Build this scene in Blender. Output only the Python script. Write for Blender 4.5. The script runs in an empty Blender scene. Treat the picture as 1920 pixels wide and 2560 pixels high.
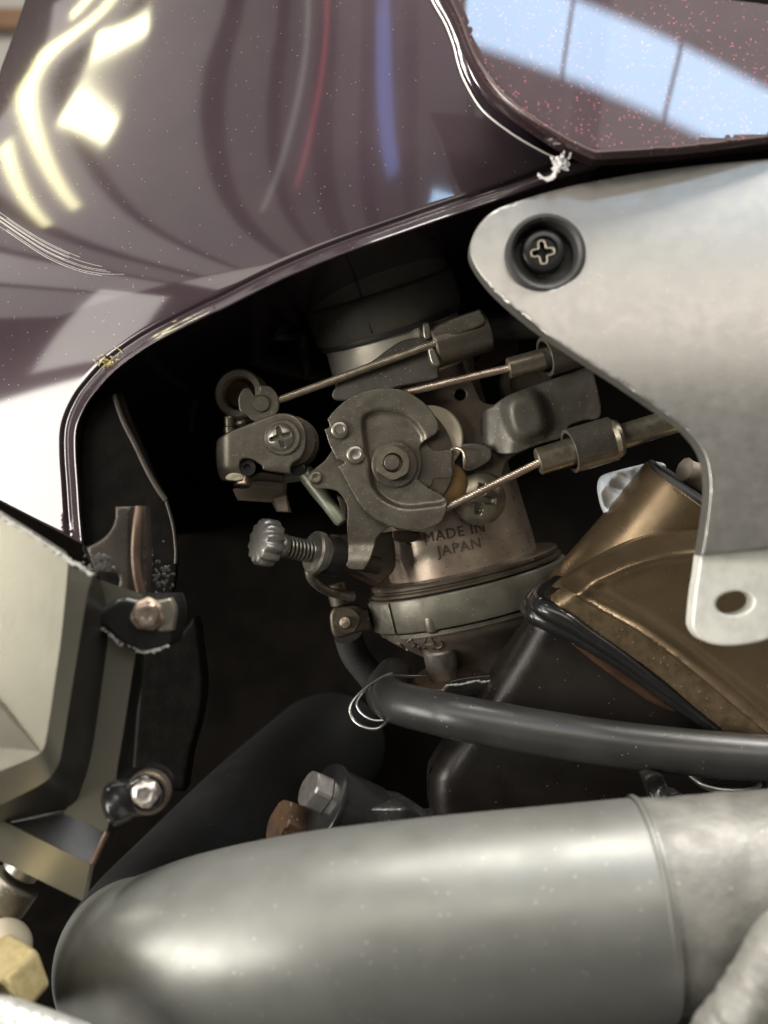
import bpy, bmesh, math, random
import numpy as np
from mathutils import Vector, Matrix, noise
from mathutils.geometry import delaunay_2d_cdt

random.seed(7); np.random.seed(7)
SC = bpy.context.scene
COL = SC.collection
MM = 0.001
DIST = 340.0          # camera to throttle drum, mm
FPX = 2720.0          # focal length in photograph pixels
CAMZ = 800.0          # height of the lens above the garage floor, mm

# ------------------------------------------------------------------ camera
cam_data = bpy.data.cameras.new('camera')
cam = bpy.data.objects.new('camera', cam_data)
COL.objects.link(cam)
cam.location = (0, -DIST*MM, CAMZ*MM)
cam.rotation_euler = (math.radians(90), 0, 0)
cam_data.sensor_fit = 'VERTICAL'
cam_data.angle = 2*math.atan(1280/FPX)
cam_data.clip_start = 0.01
cam_data.clip_end = 50
cam_data.dof.use_dof = True
cam_data.dof.focus_distance = 0.345
cam_data.dof.aperture_fstop = 7.0
SC.camera = cam

# ------------------------------------------------------------------ world and lamps
world = bpy.data.worlds.new('World'); SC.world = world
world.use_nodes = True
bg = world.node_tree.nodes['Background']
bg.inputs[0].default_value = (1.0, 0.93, 0.84, 1)
bg.inputs[1].default_value = 0.06

def lamp(name, loc, target, sx, sy, power, col=(1, 1, 1), roll=0.0):
    d = bpy.data.lights.new(name, 'AREA')
    d.shape = 'RECTANGLE'; d.size = sx; d.size_y = sy
    d.energy = power; d.color = col
    o = bpy.data.objects.new(name, d); COL.objects.link(o)
    o.location = loc
    q = (Vector(target)-Vector(loc)).to_track_quat('-Z', 'Y')
    o.rotation_euler = (q.to_matrix() @ Matrix.Rotation(roll, 3, 'Z')).to_euler()
    return o

AIM = (0, 0, CAMZ*MM)
LAMPS = [  # most lamp positions traced back from image pixels of their reflections
    # name, loc, aim, sx, sy, W, colour, roll
    ('front_fill_light', (-0.3, -3.0, 2.9), (-0.3, -3.0, 0), 4.6, 2.0, 82, (1.0, 0.93, 0.83), 0),  # added fill for the carburettor, kept out of the tank's reflection
    ('overhead_tube_light', (0.55, -0.2, 2.6), (0.55, -0.2, 0), 2.0, 0.42, 58, (1.0, 0.97, 0.90), 0),
    ('roof_panel_light', (0.185, -1.085, 2.6), (0.185, -1.085, 0), 0.27, 0.105, 0.95, (0.50, 0.73, 1.0), -0.17),
    ('roof_panel_light', (0.475, -1.135, 2.6), (0.475, -1.135, 0), 0.30, 0.105, 1.05, (0.50, 0.73, 1.0), -0.17),
    ('roof_panel_light', (0.90, -1.208, 2.6), (0.90, -1.208, 0), 0.54, 0.105, 1.9, (0.50, 0.73, 1.0), -0.17),
    ('door_light', (-1.6, -0.9, 0.78), (0, -0.9, 0.78), 1.6, 0.56, 40, (1.0, 0.975, 0.89), 0),
    ('side_window_light', (-1.6, -0.98, 1.5), (0, -0.98, 1.5), 0.5, 0.7, 5.0, (1.0, 0.96, 0.88), 0),
    ('tube_light', (-1.70, 0.38, 2.6), (-1.70, 0.38, 0), 0.055, 0.95, 1.5, (1.0, 0.93, 0.50), -0.12),
    ('tube_light', (-1.865, 0.28, 2.6), (-1.865, 0.28, 0), 0.055, 0.72, 1.15, (1.0, 0.93, 0.50), -0.24),
    ('tube_light', (-1.52, 0.26, 2.6), (-1.52, 0.26, 0), 0.08, 0.36, 1.5, (1.0, 0.95, 0.62), 0.3),  # added lamp filling out the bright patch reflected in the tank
    ('blue_streak_lamp', (-0.215, -0.79, 2.6), (-0.215, -0.79, 0), 0.08, 0.28, 0.20, (0.25, 0.36, 1.0), 0.32),  # added; its mirror image draws the blue streak on the tank
    ('red_streak_lamp', (-0.65, -0.69, 2.6), (-0.65, -0.69, 0), 0.022, 0.30, 0.05, (1.0, 0.15, 0.2), -0.64),  # added; stands in for a red pole mirrored in the tank
    ('pale_streak_lamp', (-0.82, -0.70, 2.6), (-0.82, -0.70, 0), 0.026, 0.45, 0.06, (1.0, 0.95, 0.85), -0.74),  # added for the pale streak reflected in the tank
]
# added strips of ceiling glow, mirrored as streaks; wider and brighter towards the left
for x0, x1, lum in ((-4.6, -3.4, 1.7), (-3.3, -2.72, 2.4), (-2.64, -2.35, 1.2), (-2.25, -1.87, 1.7), (-1.80, -1.34, 1.1), (-1.22, -1.0, 0.65), (-0.92, -0.74, 0.38), (-0.60, -0.44, 0.42),
                    (-0.34, -0.14, 0.22), (-0.04, 0.40, 0.30), (0.5, 1.3, 0.7), (1.4, 2.6, 0.7)):
    LAMPS.append(('ceiling_glow_strip', ((x0+x1)/2, -0.5, 2.9), ((x0+x1)/2, -0.5, 0), x1-x0, 2.9, lum*.76*math.pi*(x1-x0)*2.9, (1.0, 0.95, 0.90), 0))
for l in LAMPS: lamp(*l)

SC.render.engine = 'CYCLES'
SC.cycles.use_denoising = True
SC.cycles.max_bounces = 8
SC.view_settings.view_transform = 'Standard'
SC.view_settings.look = 'None'
SC.view_settings.gamma = 1
SC.view_settings.use_curve_mapping = False
SC.view_settings.exposure = 0.62

# ------------------------------------------------------------------ helpers: world points from image pixels
ZONES = {'1': (500, 880, .3617), '2': (1000, 760, .4581), '3': (600, 1240, .4822), '4': (0, 1200, .3618),
         '5': (0, 1900, .3376), '6': (640, 1850, .3978), '7': (1240, 1120, .4099), '8': (1140, 360, .4702),
         'a': (0, 0, .6028), 'b': (900, 0, .6148), 'c': (0, 500, .4068), 'd': (560, 620, .4822),
         'e': (1000, 1650, .5546), '9': (880, 1540, .217), 'm': (1020, 1280, .1447), 'k': (1560, 1980, .2622),
         'l': (200, 920, .3256), 'n': (620, 740, .2049), 'o': (0, 2120, .199), 'p': (1480, 1900, .2652), 's': (0, 0, 1.0)}

def T(z, pts):
    ox, oy, s = ZONES[z]
    return [(ox+p[0]*s, oy+p[1]*s) + tuple(p[2:]) for p in pts]
def t1(z, x, y):
    ox, oy, s = ZONES[z]; return (ox+x*s, oy+y*s)

def W(px, py, d):
    """an image pixel and a distance beyond the throttle drum (mm) -> world point (m)"""
    k = (DIST+d)/FPX
    return Vector(((px-960)*k*MM, d*MM, (CAMZ-(py-1280)*k)*MM))
def Wn(px, py, d):
    k = (DIST+d)/FPX
    return np.stack([(px-960)*k*MM, d*MM+0*px, (CAMZ-(py-1280)*k)*MM], 1)
def pxmm(r, d):           # pixels at depth d -> metres
    return r*(DIST+d)/FPX*MM

def smooth_line(pts, n=6, closed=True):
    """Catmull-Rom through (x,y[,corner]) points; a third value 1 keeps a corner sharp"""
    out = []; N = len(pts)
    rng = range(N) if closed else range(N-1)
    for i in rng:
        p1, p2 = pts[i], pts[(i+1) % N]
        p0 = pts[(i-1) % N] if (closed or i > 0) else p1
        p3 = pts[(i+2) % N] if (closed or i+2 < N) else p2
        if len(p1) > 2 and p1[2] == 1: p0 = p1
        if len(p2) > 2 and p2[2] == 1: p3 = p2
        for k in range(n):
            t = k/n
            v = []
            for c in (0, 1):
                a, b, cc, d = p0[c], p1[c], p2[c], p3[c]
                v.append(.5*((2*b)+(-a+cc)*t+(2*a-5*b+4*cc-d)*t*t+(-a+3*b-3*cc+d)*t**3))
            out.append(tuple(v))
    if not closed: out.append((pts[-1][0], pts[-1][1]))
    return out

def smooth3(pts, n=8):
    """Catmull-Rom through 3D (or nD) points, open"""
    P = [np.array(p, float) for p in pts]; out = []
    for i in range(len(P)-1):
        p1, p2 = P[i], P[i+1]
        p0 = P[i-1] if i > 0 else 2*p1-p2
        p3 = P[i+2] if i+2 < len(P) else 2*p2-p1
        for k in range(n):
            t = k/n
            out.append(.5*((2*p1)+(-p0+p2)*t+(2*p0-5*p1+4*p2-p3)*t*t+(-p0+3*p1-3*p2+p3)*t**3))
    out.append(P[-1]); return out

def inside(px, py, poly):
    x = np.asarray(px); y = np.asarray(py); r = np.zeros(x.shape, bool)
    P = np.asarray(poly)[:, :2]; j = len(P)-1
    for i in range(len(P)):
        xi, yi = P[i]; xj, yj = P[j]
        if yi != yj:
            c = ((yi > y) != (yj > y)) & (x < (xj-xi)*(y-yi)/(yj-yi)+xi)
            r ^= c
        j = i
    return r

def dist_line(px, py, line, closed=False):
    x = np.asarray(px, float); y = np.asarray(py, float)
    P = np.asarray([p[:2] for p in line], float)
    best = np.full(x.shape, 1e9)
    n = len(P) if closed else len(P)-1
    for i in range(n):
        a = P[i]; b = P[(i+1) % len(P)]; ab = b-a; L = ab@ab+1e-9
        t = np.clip(((x-a[0])*ab[0]+(y-a[1])*ab[1])/L, 0, 1)
        best = np.minimum(best, np.hypot(x-a[0]-t*ab[0], y-a[1]-t*ab[1]))
    return best

def sstep(e0, e1, x):
    t = np.clip((x-e0)/(e1-e0), 0, 1); return t*t*(3-2*t)

# ------------------------------------------------------------------ helpers: objects
WL = {}
def thing(name, label, cat, loc, group=None):
    o = bpy.data.objects.new(name, None); COL.objects.link(o)
    o.empty_display_size = 0.01
    o.location = loc; WL[o.name] = Vector(loc)
    o['label'] = label; o['category'] = cat
    if group: o['group'] = group
    return o
def tag(o, label, cat, group=None):
    o['label'] = label; o['category'] = cat
    if group: o['group'] = group
    return o
def struct(o):
    o['kind'] = 'structure'; return o

def mk(name, verts, faces, mat, parent=None, smooth=35, label=None):
    V = np.asarray([tuple(v) for v in verts], float)
    c = (V.min(0)+V.max(0))/2
    me = bpy.data.meshes.new(name)
    me.from_pydata((V-c).tolist(), [], [tuple(int(i) for i in f) for f in faces])
    bm = bmesh.new(); bm.from_mesh(me)
    bmesh.ops.recalc_face_normals(bm, faces=bm.faces)
    bm.to_mesh(me); bm.free()
    me.materials.append(mat)
    if smooth:
        me.polygons.foreach_set('use_smooth', [True]*len(me.polygons))
        me.set_sharp_from_angle(angle=math.radians(smooth))
    o = bpy.data.objects.new(name, me); COL.objects.link(o)
    c = Vector(c); WL[o.name] = c
    if parent is not None:
        o.parent = parent; o.location = c-WL[parent.name]
    else: o.location = c
    if label: o['label'] = label
    return o

def merge(parts):
    V, F = [], []
    for v, f in parts:
        n = len(V); V += [tuple(q) for q in v]; F += [tuple(i+n for i in ff) for ff in f]
    return V, F

# --- relief plate: an outline with depth given by a function, walls and a back
def relief_mesh(outline, dfun, step=8, thick=3.0, edge=0.0, edge_px=6, holes=(), back=True, rings=()):
    """outline / holes in photograph pixels; dfun(px,py)->mm beyond the drum plane"""
    loops = [list(outline)]+[list(h) for h in holes]
    loops = [[tuple(p[:2]) for p in l] for l in loops]
    pts = []; edges = []
    for l in loops:
        # resample to about step
        m = []
        for i in range(len(l)):
            a = np.array(l[i]); b = np.array(l[(i+1) % len(l)])
            k = max(1, int(np.hypot(*(b-a))/(step*1.2)))
            for q in range(k): m.append(tuple(a+(b-a)*q/k))
        n0 = len(pts); pts += m
        edges += [(n0+i, n0+(i+1) % len(m)) for i in range(len(m))]
    nb = len(pts)
    B = np.array(pts)
    def dist_all(x, y):
        d = np.full(np.shape(x), 1e9)
        for l in loops: d = np.minimum(d, dist_line(x, y, l, True))
        return d
    def within(x, y):
        r = inside(x, y, loops[0])
        for h in loops[1:]: r &= ~inside(x, y, h)
        return r
    extra = []
    rd = ([f*edge_px for f in (.05, .15, .32, .55, .8, 1.0)] if edge > 0 else [])+list(rings)
    if rd:
        # inset rings so that rounded or rolled edges have faces
        E, want = [], []
        for l in loops:
            for i in range(len(l)):
                a = np.array(l[i]); b = np.array(l[(i+1) % len(l)])
                kk = max(1, int(np.hypot(*(b-a))/(step*1.2)))
                tdir = (b-a)/(np.hypot(*(b-a))+1e-9); nrm = np.array((-tdir[1], tdir[0]))
                for q in range(kk):
                    p = a+(b-a)*q/kk
                    if q == 0:
                        a0_ = np.array(l[i-1]); t0_ = (a-a0_)/(np.hypot(*(a-a0_))+1e-9); n2 = tdir+t0_
                        if np.hypot(*n2) > .5: n2 = n2/np.hypot(*n2); nrm_ = np.array((-n2[1], n2[0]))
                        else: nrm_ = nrm
                    else: nrm_ = nrm
                    for r in rd:
                        for sgn in (1, -1): E.append(p+nrm_*sgn*r); want.append(r)
        E = np.array(E); want = np.array(want)
        keep = within(E[:, 0], E[:, 1]) & (np.abs(dist_all(E[:, 0], E[:, 1])-want) < .03*want+.15)
        extra = E[keep].tolist()
    x0, y0 = B.min(0); x1, y1 = B.max(0)
    gx, gy = np.meshgrid(np.arange(x0+step/2, x1, step), np.arange(y0+step/2, y1, step))
    gy = gy.copy(); gx = gx+((np.arange(gx.shape[0]) % 2)*step/2)[:, None]
    gx = gx.ravel(); gy = gy.ravel()
    ok = within(gx, gy); gx = gx[ok]; gy = gy[ok]
    ok = dist_all(gx, gy) > max(step*.45, (max(rd)+.25*step if rd else 0)); gx = gx[ok]; gy = gy[ok]
    allp = [Vector(p) for p in pts]+[Vector(p) for p in extra]+[Vector((a, b)) for a, b in zip(gx, gy)]
    ov, oe, of, _, _, _ = delaunay_2d_cdt(allp, edges, [], 0, 1e-4)
    Q = np.array([tuple(v) for v in ov])
    F = np.array([tuple(f) for f in of if len(f) == 3])
    cen = Q[F].mean(1)
    F = F[within(cen[:, 0], cen[:, 1])]
    d = dfun(Q[:, 0], Q[:, 1])*np.ones(len(Q))
    if edge > 0:
        t = np.clip(1-dist_all(Q[:, 0], Q[:, 1])/edge_px, 0, 1)
        d = d+edge*(1-np.sqrt(np.clip(1-t*t, 0, 1)))
    V = Wn(Q[:, 0], Q[:, 1], d)
    faces = F.tolist()
    # boundary edges -> walls
    cnt = {}
    for f in faces:
        for a, b in ((f[0], f[1]), (f[1], f[2]), (f[2], f[0])):
            k = (a, b) if a < b else (b, a)
            cnt[k] = cnt.get(k, 0)+1
    bed = [k for k, c in cnt.items() if c == 1]
    bv = sorted(set(i for e in bed for i in e)); remap = {}
    VV = V.tolist(); n = len(VV)
    if back:
        B2 = V.copy(); B2[:, 1] += thick*MM
        VV += B2.tolist()
        faces2 = faces+[[f[2]+n, f[1]+n, f[0]+n] for f in faces]
        for a, b in bed: faces2.append([a, b, b+n, a+n])
    else:
        for i in bv:
            remap[i] = len(VV); p = V[i].copy(); p[1] += thick*MM; VV.append(p.tolist())
        faces2 = faces+[[a, b, remap[b], remap[a]] for a, b in bed]
    return VV, faces2

def relief(name, outline, dfun, mat, parent=None, step=8, thick=3.0, edge=0.0, edge_px=6, holes=(), back=True, smooth=35, label=None, rings=()):
    if not callable(dfun):
        dv = float(dfun); dfun = lambda x, y: dv+0*x
    V, F = relief_mesh(outline, dfun, step, thick, edge, edge_px, holes, back, rings)
    return mk(name, V, F, mat, parent, smooth, label)

def plate(name, pts, d, thick, mat, parent=None, n=6, edge=.5, edge_px=4, holes=(), step=14, label=None, smooth=40):
    return relief(name, smooth_line(pts, n), d, mat, parent, step, thick, edge, edge_px, holes, True, smooth, label)

def circle(cx, cy, rx, ry=None, n=32, rot=0):
    ry = ry or rx; c, s = math.cos(rot), math.sin(rot)
    return [(cx+rx*math.cos(a)*c-ry*math.sin(a)*s, cy+rx*math.cos(a)*s+ry*math.sin(a)*c) for a in [2*math.pi*i/n for i in range(n)]]

# --- surfaces of revolution
def basis(axis):
    a = Vector(axis).normalized()
    u = a.cross(Vector((0, 0, 1)))
    if u.length < .1: u = a.cross(Vector((1, 0, 0)))
    u.normalize(); return a, u, a.cross(u)
def lathe_mesh(org, axis, prof, seg=48, rfun=None, cap=True, a0=0, a1=2*math.pi):
    """prof: (radius mm, height mm) along axis from org (m)"""
    a, u, v = basis(axis); org = Vector(org)
    full = abs(a1-a0) > 6.28
    n = seg if full else seg+1
    V, F = [], []
    for r, h in prof:
        for i in range(n):
            th = a0+(a1-a0)*i/seg
            rr = (rfun(r, h, th) if rfun else r)*MM
            V.append(org+a*(h*MM)+(u*math.cos(th)+v*math.sin(th))*rr)
    for k in range(len(prof)-1):
        for i in range(seg):
            j = (i+1) % n
            F.append((k*n+i, k*n+j, (k+1)*n+j, (k+1)*n+i))
    if cap and full:
        if prof[0][0] > 0.01: F.append(tuple(range(n-1, -1, -1)))
        if prof[-1][0] > 0.01: F.append(tuple((len(prof)-1)*n+i for i in range(n)))
    return V, F
def lathe(name, org, axis, prof, mat, parent=None, seg=48, rfun=None, cap=True, smooth=35, label=None, a0=0, a1=2*math.pi):
    V, F = lathe_mesh(org, axis, prof, seg, rfun, cap, a0, a1)
    return mk(name, V, F, mat, parent, smooth, label)

# --- swept tube through world points
def tube_mesh(pts, rad, seg=16, cap=True, rfun=None):
    P = [Vector(p) for p in pts]; n = len(P)
    R = rad if hasattr(rad, '__len__') else [rad]*n
    V, F = [], []
    t0 = (P[1]-P[0]).normalized()
    _, u, v = basis(t0)
    for i in range(n):
        t = (P[min(i+1, n-1)]-P[max(i-1, 0)]).normalized()
        u = (u-t*u.dot(t)).normalized(); v = t.cross(u)
        for k in range(seg):
            th = 2*math.pi*k/seg
            rr = R[i]*(rfun(i/(n-1), th) if rfun else 1)
            V.append(P[i]+(u*math.cos(th)+v*math.sin(th))*rr)
    for i in range(n-1):
        for k in range(seg):
            j = (k+1) % seg
            F.append((i*seg+k, i*seg+j, (i+1)*seg+j, (i+1)*seg+k))
    if cap:
        F.append(tuple(range(seg-1, -1, -1))); F.append(tuple((n-1)*seg+i for i in range(seg)))
    return V, F
def tube(name, pts, rad, mat, parent=None, seg=16, rfun=None, smooth=50, label=None):
    V, F = tube_mesh(pts, rad, seg, True, rfun)
    return mk(name, V, F, mat, parent, smooth, label)
def path(pts, n=8):
    """(px,py,depth) points -> smooth world points"""
    return [Vector(W(*q)) for q in smooth3(pts, n)]

def rope(name, p0, p1, r, mat, parent=None, strands=6, pitch=5.5, label=None, sag=None):
    """twisted wire rope: each strand a helix round the core"""
    p0, p1 = Vector(p0), Vector(p1); L = (p1-p0).length
    a, u, v = basis(p1-p0); N = max(30, int(L/MM*2.2)); parts = []
    rc = r*.70; rs = r*.36
    off = (lambda t: Vector(sag)*4*t*(1-t)) if sag else (lambda t: Vector((0, 0, 0)))
    for s in range(strands):
        pts = []
        for i in range(N+1):
            t = i/N; th = 2*math.pi*(t*L/MM/pitch+s/strands)
            pts.append(p0+(p1-p0)*t+off(t)+(u*math.cos(th)+v*math.sin(th))*rc)
        parts.append(tube_mesh(pts, rs, 6))
    V, F = merge(parts)
    return mk(name, V, F, mat, parent, 60, label)

def chip(px, py, d, r, flat=.5):
    '''one irregular flake: a low lumpy disc r pixels across'''
    n = random.randint(5, 8); V = []; k = pxmm(1, d)
    rot = random.random()*6.28; el = random.uniform(.45, 1)
    for h, q in ((0, 1.0), (flat*.7, .75)):
        for i in range(n):
            th = 2*math.pi*i/n; rr = r*q*random.uniform(.65, 1.15)
            x, y = rr*math.cos(th), rr*math.sin(th)*el
            x, y = x*math.cos(rot)-y*math.sin(rot), x*math.sin(rot)+y*math.cos(rot)
            p = W(px+x, py+y, d); V.append(p-Vector((0, h*r*k, 0)))
    V.append(W(px, py, d)-Vector((0, flat*r*k*random.uniform(.6, 1.2), 0)))
    F = [(i, (i+1) % n, n+(i+1) % n, n+i) for i in range(n)]+[(n+i, n+(i+1) % n, 2*n) for i in range(n)]
    return V, F
def on_line(L, t):
    s_ = t*(len(L)-1); k = min(int(s_), len(L)-2); f = s_-k
    return [L[k][c]*(1-f)+L[k+1][c]*f for c in range(len(L[0]))]

def hexa(name, org, axis, r, h, mat, parent=None, rot=0.3, hole=0, label=None):
    """hexagon head with chamfered corners; optional bore"""
    a, u, v = basis(axis); org = Vector(org); V, F = [], []
    seg = 36
    def hr(th, k):
        m = (th-rot) % (math.pi/3)-math.pi/6
        return r*.866/math.cos(m)
    prof = [(0, 0), (1, 0), (1, .82), (.97, .93), (.9, 1.0)]
    rows = []
    lev = [(0.0, 1.0), (.8, 1.0), (.92, .985), (1.0, .9)]
    for hh, s in lev:
        rows.append([org+a*(h*hh*MM)+(u*math.cos(t)+v*math.sin(t))*min(hr(t, 0), r*s if hh > .8 else 9)*MM for t in [2*math.pi*i/seg for i in range(seg)]])
    if hole:
        rows.append([org+a*(h*MM)+(u*math.cos(t)+v*math.sin(t))*hole*MM for t in [2*math.pi*i/seg for i in range(seg)]])
        rows.append([org+a*(h*.3*MM)+(u*math.cos(t)+v*math.sin(t))*hole*MM for t in [2*math.pi*i/seg for i in range(seg)]])
    for rw in rows: V += rw
    for k in range(len(rows)-1):
        for i in range(seg):
            j = (i+1) % seg; F.append((k*seg+i, k*seg+j, (k+1)*seg+j, (k+1)*seg+i))
    F.append(tuple((len(rows)-1)*seg+i for i in range(seg)))
    F.append(tuple(range(seg-1, -1, -1)))
    return mk(name, V, F, mat, parent, 25, label)

def phillips(name, px, py, d, r, dome, mat, parent, rot=.2, cw=.17, cl=.55, axis=(0, -1, 0), depth=None, sink=1.2, label=None):
    """cross-recess pan head: r mm, domed, cross cut into it"""
    a = Vector(axis).normalized()
    u = Vector((1, 0, 0)); u = (u-a*u.dot(a)).normalized(); v = a.cross(u)
    if v.z < 0: v = -v
    org = W(px, py, d); V, F = [], []; NR, NS = 26, 96
    for i in range(NR+1):
        f = i/NR; rr = r*f
        for k in range(NS):
            th = 2*math.pi*k/NS; x, y = rr*math.cos(th), rr*math.sin(th)
            xr = x*math.cos(rot)+y*math.sin(rot); yr = -x*math.sin(rot)+y*math.cos(rot)
            h = dome*(1-f**2.6)
            w = r*cw; l = r*cl
            def cut(p, q):
                return max(0, min(1, (w*(1.15-.35*abs(q)/l)-abs(p))/(w*.35)))*max(0, min(1, (l-abs(q))/(l*.25)))
            h -= sink*max(cut(xr, yr), cut(yr, xr))
            V.append(org+(u*x+v*y+a*h)*MM)
    for i in range(NR):
        for k in range(NS):
            j = (k+1) % NS; F.append((i*NS+k, i*NS+j, (i+1)*NS+j, (i+1)*NS+k))
    n = len(V)
    for k in range(NS): V.append(Vector(V[NR*NS+k])-a*(2.5*MM))
    for k in range(NS):
        j = (k+1) % NS; F.append((NR*NS+k, NR*NS+j, n+j, n+k))
    return mk(name, V, F, mat, parent, 50, label)

def rivet(name, px, py, d, rpx, mat, parent, h=1.2):
    r = pxmm(rpx, d)/MM
    return lathe(name, W(px, py, d), (0.03, -1, 0.03), [(r, -1), (r, h*.55), (r*.93, h*.85), (r*.8, h), (r*.55, h*1.02), (r*.45, h*.9), (0.01, h*.88)], mat, parent, 28)

def loft(name, lines, mat, parent=None, n=40, smooth=35, thick=4, label=None, closed=False):
    """lines: polylines of (px,py,d); faces between consecutive lines"""
    V, F = [], []
    for ln in lines:
        P = [np.array(p, float) for p in ln]
        L = [0]
        for i in range(1, len(P)): L.append(L[-1]+np.hypot(*(P[i][:2]-P[i-1][:2]))+1e-6)
        for k in range(n):
            s = L[-1]*k/(n-1); i = min(max(np.searchsorted(L, s)-1, 0), len(P)-2)
            t = (s-L[i])/(L[i+1]-L[i]); V.append(W(*(P[i]+(P[i+1]-P[i])*t)))
    m = len(lines)
    for r in range(m-1):
        for k in range(n-1): F.append((r*n+k, r*n+k+1, (r+1)*n+k+1, (r+1)*n+k))
    return mk(name, V, F, mat, parent, smooth, label)

def ln3(z, pts, n=8):
    """zone polyline (x,y,d) -> smooth (px,py,d)"""
    q = [t1(z, p[0], p[1])+(p[2],) for p in pts]
    return smooth3(q, n)

# ------------------------------------------------------------------ materials
def mat(name, base, metal=0.0, rough=.5, var=None, vscale=.06, vamt=.5, bump=0.0, bscale=1.5, speck=None, sscale=.5, samt=.04,
        coat=0.0, coat_rough=.05, coat_ior=1.5, rvar=0.0, fine=None, aniso=None, spec=.5, sub=None, detail=5):
    m = bpy.data.materials.new(name); m.use_nodes = True
    nt = m.node_tree; N = nt.nodes; L = nt.links
    b = N['Principled BSDF']
    tc = N.new('ShaderNodeTexCoord'); mp = N.new('ShaderNodeMapping')
    mp.inputs['Scale'].default_value = (1000, 1000, 1000)
    L.new(tc.outputs['Object'], mp.inputs[0]); co = mp.outputs[0]
    b.inputs['Metallic'].default_value = metal
    b.inputs['Roughness'].default_value = rough
    b.inputs['Coat Weight'].default_value = coat
    b.inputs['Coat Roughness'].default_value = coat_rough
    b.inputs['Coat IOR'].default_value = coat_ior
    b.inputs['Specular IOR Level'].default_value = spec
    col = N.new('ShaderNodeRGB'); col.outputs[0].default_value = (*base, 1); cur = col.outputs[0]
    def noise(sc, det=detail, ro=.6):
        t = N.new('ShaderNodeTexNoise'); t.inputs['Scale'].default_value = sc; t.inputs['Detail'].default_value = det
        t.inputs['Roughness'].default_value = ro; L.new(co, t.inputs['Vector']); return t
    def ramp(src, a, bb):
        r = N.new('ShaderNodeMapRange'); r.inputs[1].default_value = a; r.inputs[2].default_value = bb
        r.interpolation_type = 'SMOOTHSTEP'; L.new(src, r.inputs[0]); return r.outputs[0]
    def mix(f, a, bcol, amt=1.0):
        x = N.new('ShaderNodeMix'); x.data_type = 'RGBA'
        if amt != 1.0:
            k = N.new('ShaderNodeMath'); k.operation = 'MULTIPLY'; k.inputs[1].default_value = amt; L.new(f, k.inputs[0]); f = k.outputs[0]
        L.new(f, x.inputs[0]); L.new(a, x.inputs[6]); x.inputs[7].default_value = (*bcol, 1); return x.outputs[2]
    if var:
        cur = mix(ramp(noise(vscale).outputs['Fac'], .35, .68), cur, var, vamt)
    if fine:
        cur = mix(ramp(noise(fine[1], 2).outputs['Fac'], .45, .7), cur, fine[0], fine[2])
    sfac = None
    if speck:
        vo = N.new('ShaderNodeTexVoronoi'); vo.inputs['Scale'].default_value = sscale; L.new(co, vo.inputs['Vector'])
        s1 = ramp(vo.outputs['Distance'], .26, .12)
        sep = N.new('ShaderNodeSeparateColor'); L.new(vo.outputs['Color'], sep.inputs[0])
        s2 = N.new('ShaderNodeMath'); s2.operation = 'LESS_THAN'; s2.inputs[1].default_value = samt; L.new(sep.outputs[0], s2.inputs[0])
        s3 = N.new('ShaderNodeMath'); s3.operation = 'MULTIPLY'; L.new(s1, s3.inputs[0]); L.new(s2.outputs[0], s3.inputs[1])
        sfac = s3.outputs[0]
        cur = mix(sfac, cur, speck)
    L.new(cur, b.inputs['Base Color'])
    if rvar:
        rr = N.new('ShaderNodeMapRange'); rr.inputs[1].default_value = .3; rr.inputs[2].default_value = .7
        rr.inputs[3].default_value = max(.02, rough-rvar); rr.inputs[4].default_value = min(1, rough+rvar)
        L.new(noise(vscale*2.3).outputs['Fac'], rr.inputs[0]); L.new(rr.outputs[0], b.inputs['Roughness'])
    if bump:
        bn = N.new('ShaderNodeBump'); bn.inputs['Strength'].default_value = bump; bn.inputs['Distance'].default_value = .0002
        L.new(noise(bscale, 3).outputs['Fac'], bn.inputs['Height']); L.new(bn.outputs[0], b.inputs['Normal'])
    return m

M = {}
M['steel'] = mat('dull_zinc_steel', (.185, .164, .133), .68, .41, (.10, .087, .069), .12, .7, .25, 2.5, (.5, .48, .42), 1.5, .2, rvar=.1)
M['knob'] = mat('worn_nickel_knob', (.44, .42, .385), .85, .36, (.3, .28, .25), .3, .6, .2, 1.6)
M['collar'] = mat('bright_intake_collar', (.60, .56, .48), .6, .38, (.42, .37, .3), .1, .6, .2, 1.6)
M['arm'] = mat('dusty_dark_steel', (.115, .105, .088), .5, .5, (.07, .062, .05), .12, .7, .3, 2.0, (.5, .48, .42), 1.3, .12, rvar=.1)
M['steel_light'] = mat('bright_zinc_steel', (.34, .32, .28), .8, .36, (.18, .155, .12), .2, .6, .15, 2.5, (.6, .58, .5), .5, .05, rvar=.1)
M['steel_brown'] = mat('aged_brown_steel', (.105, .083, .060), .5, .5, (.048, .036, .027), .1, .7, .25, 2.0, (.35, .3, .25), .5, .05, rvar=.1)
M['passivated'] = mat('yellow_passivated_steel', (.29, .258, .197), .8, .36, (.14, .115, .085), .25, .6, .1, 2.5, rvar=.1)
M['cast'] = mat('cast_aluminium', (.62, .52, .42), .8, .33, (.44, .31, .24), .10, .6, .35, 1.6, (.25, .17, .13), 1.0, .05, rvar=.1)
M['cast_dark'] = mat('dirty_cast_aluminium', (.24, .20, .16), .6, .46, (.12, .09, .07), .10, .7, .4, 1.4, (.35, .31, .26), 1.2, .06, rvar=.1)
M['band'] = mat('grey_green_band_steel', (.16, .15, .12), .45, .50, (.085, .075, .058), .09, .75, .3, 1.6, (.4, .37, .3), 1.2, .06, rvar=.1)
M['letters'] = mat('dirt_filled_letters', (.15, .112, .08), .5, .5)
M['copper_wire'] = mat('steel_rope_wire', (.50, .41, .335), .85, .38, (.28, .215, .165), .3, .6)
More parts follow.
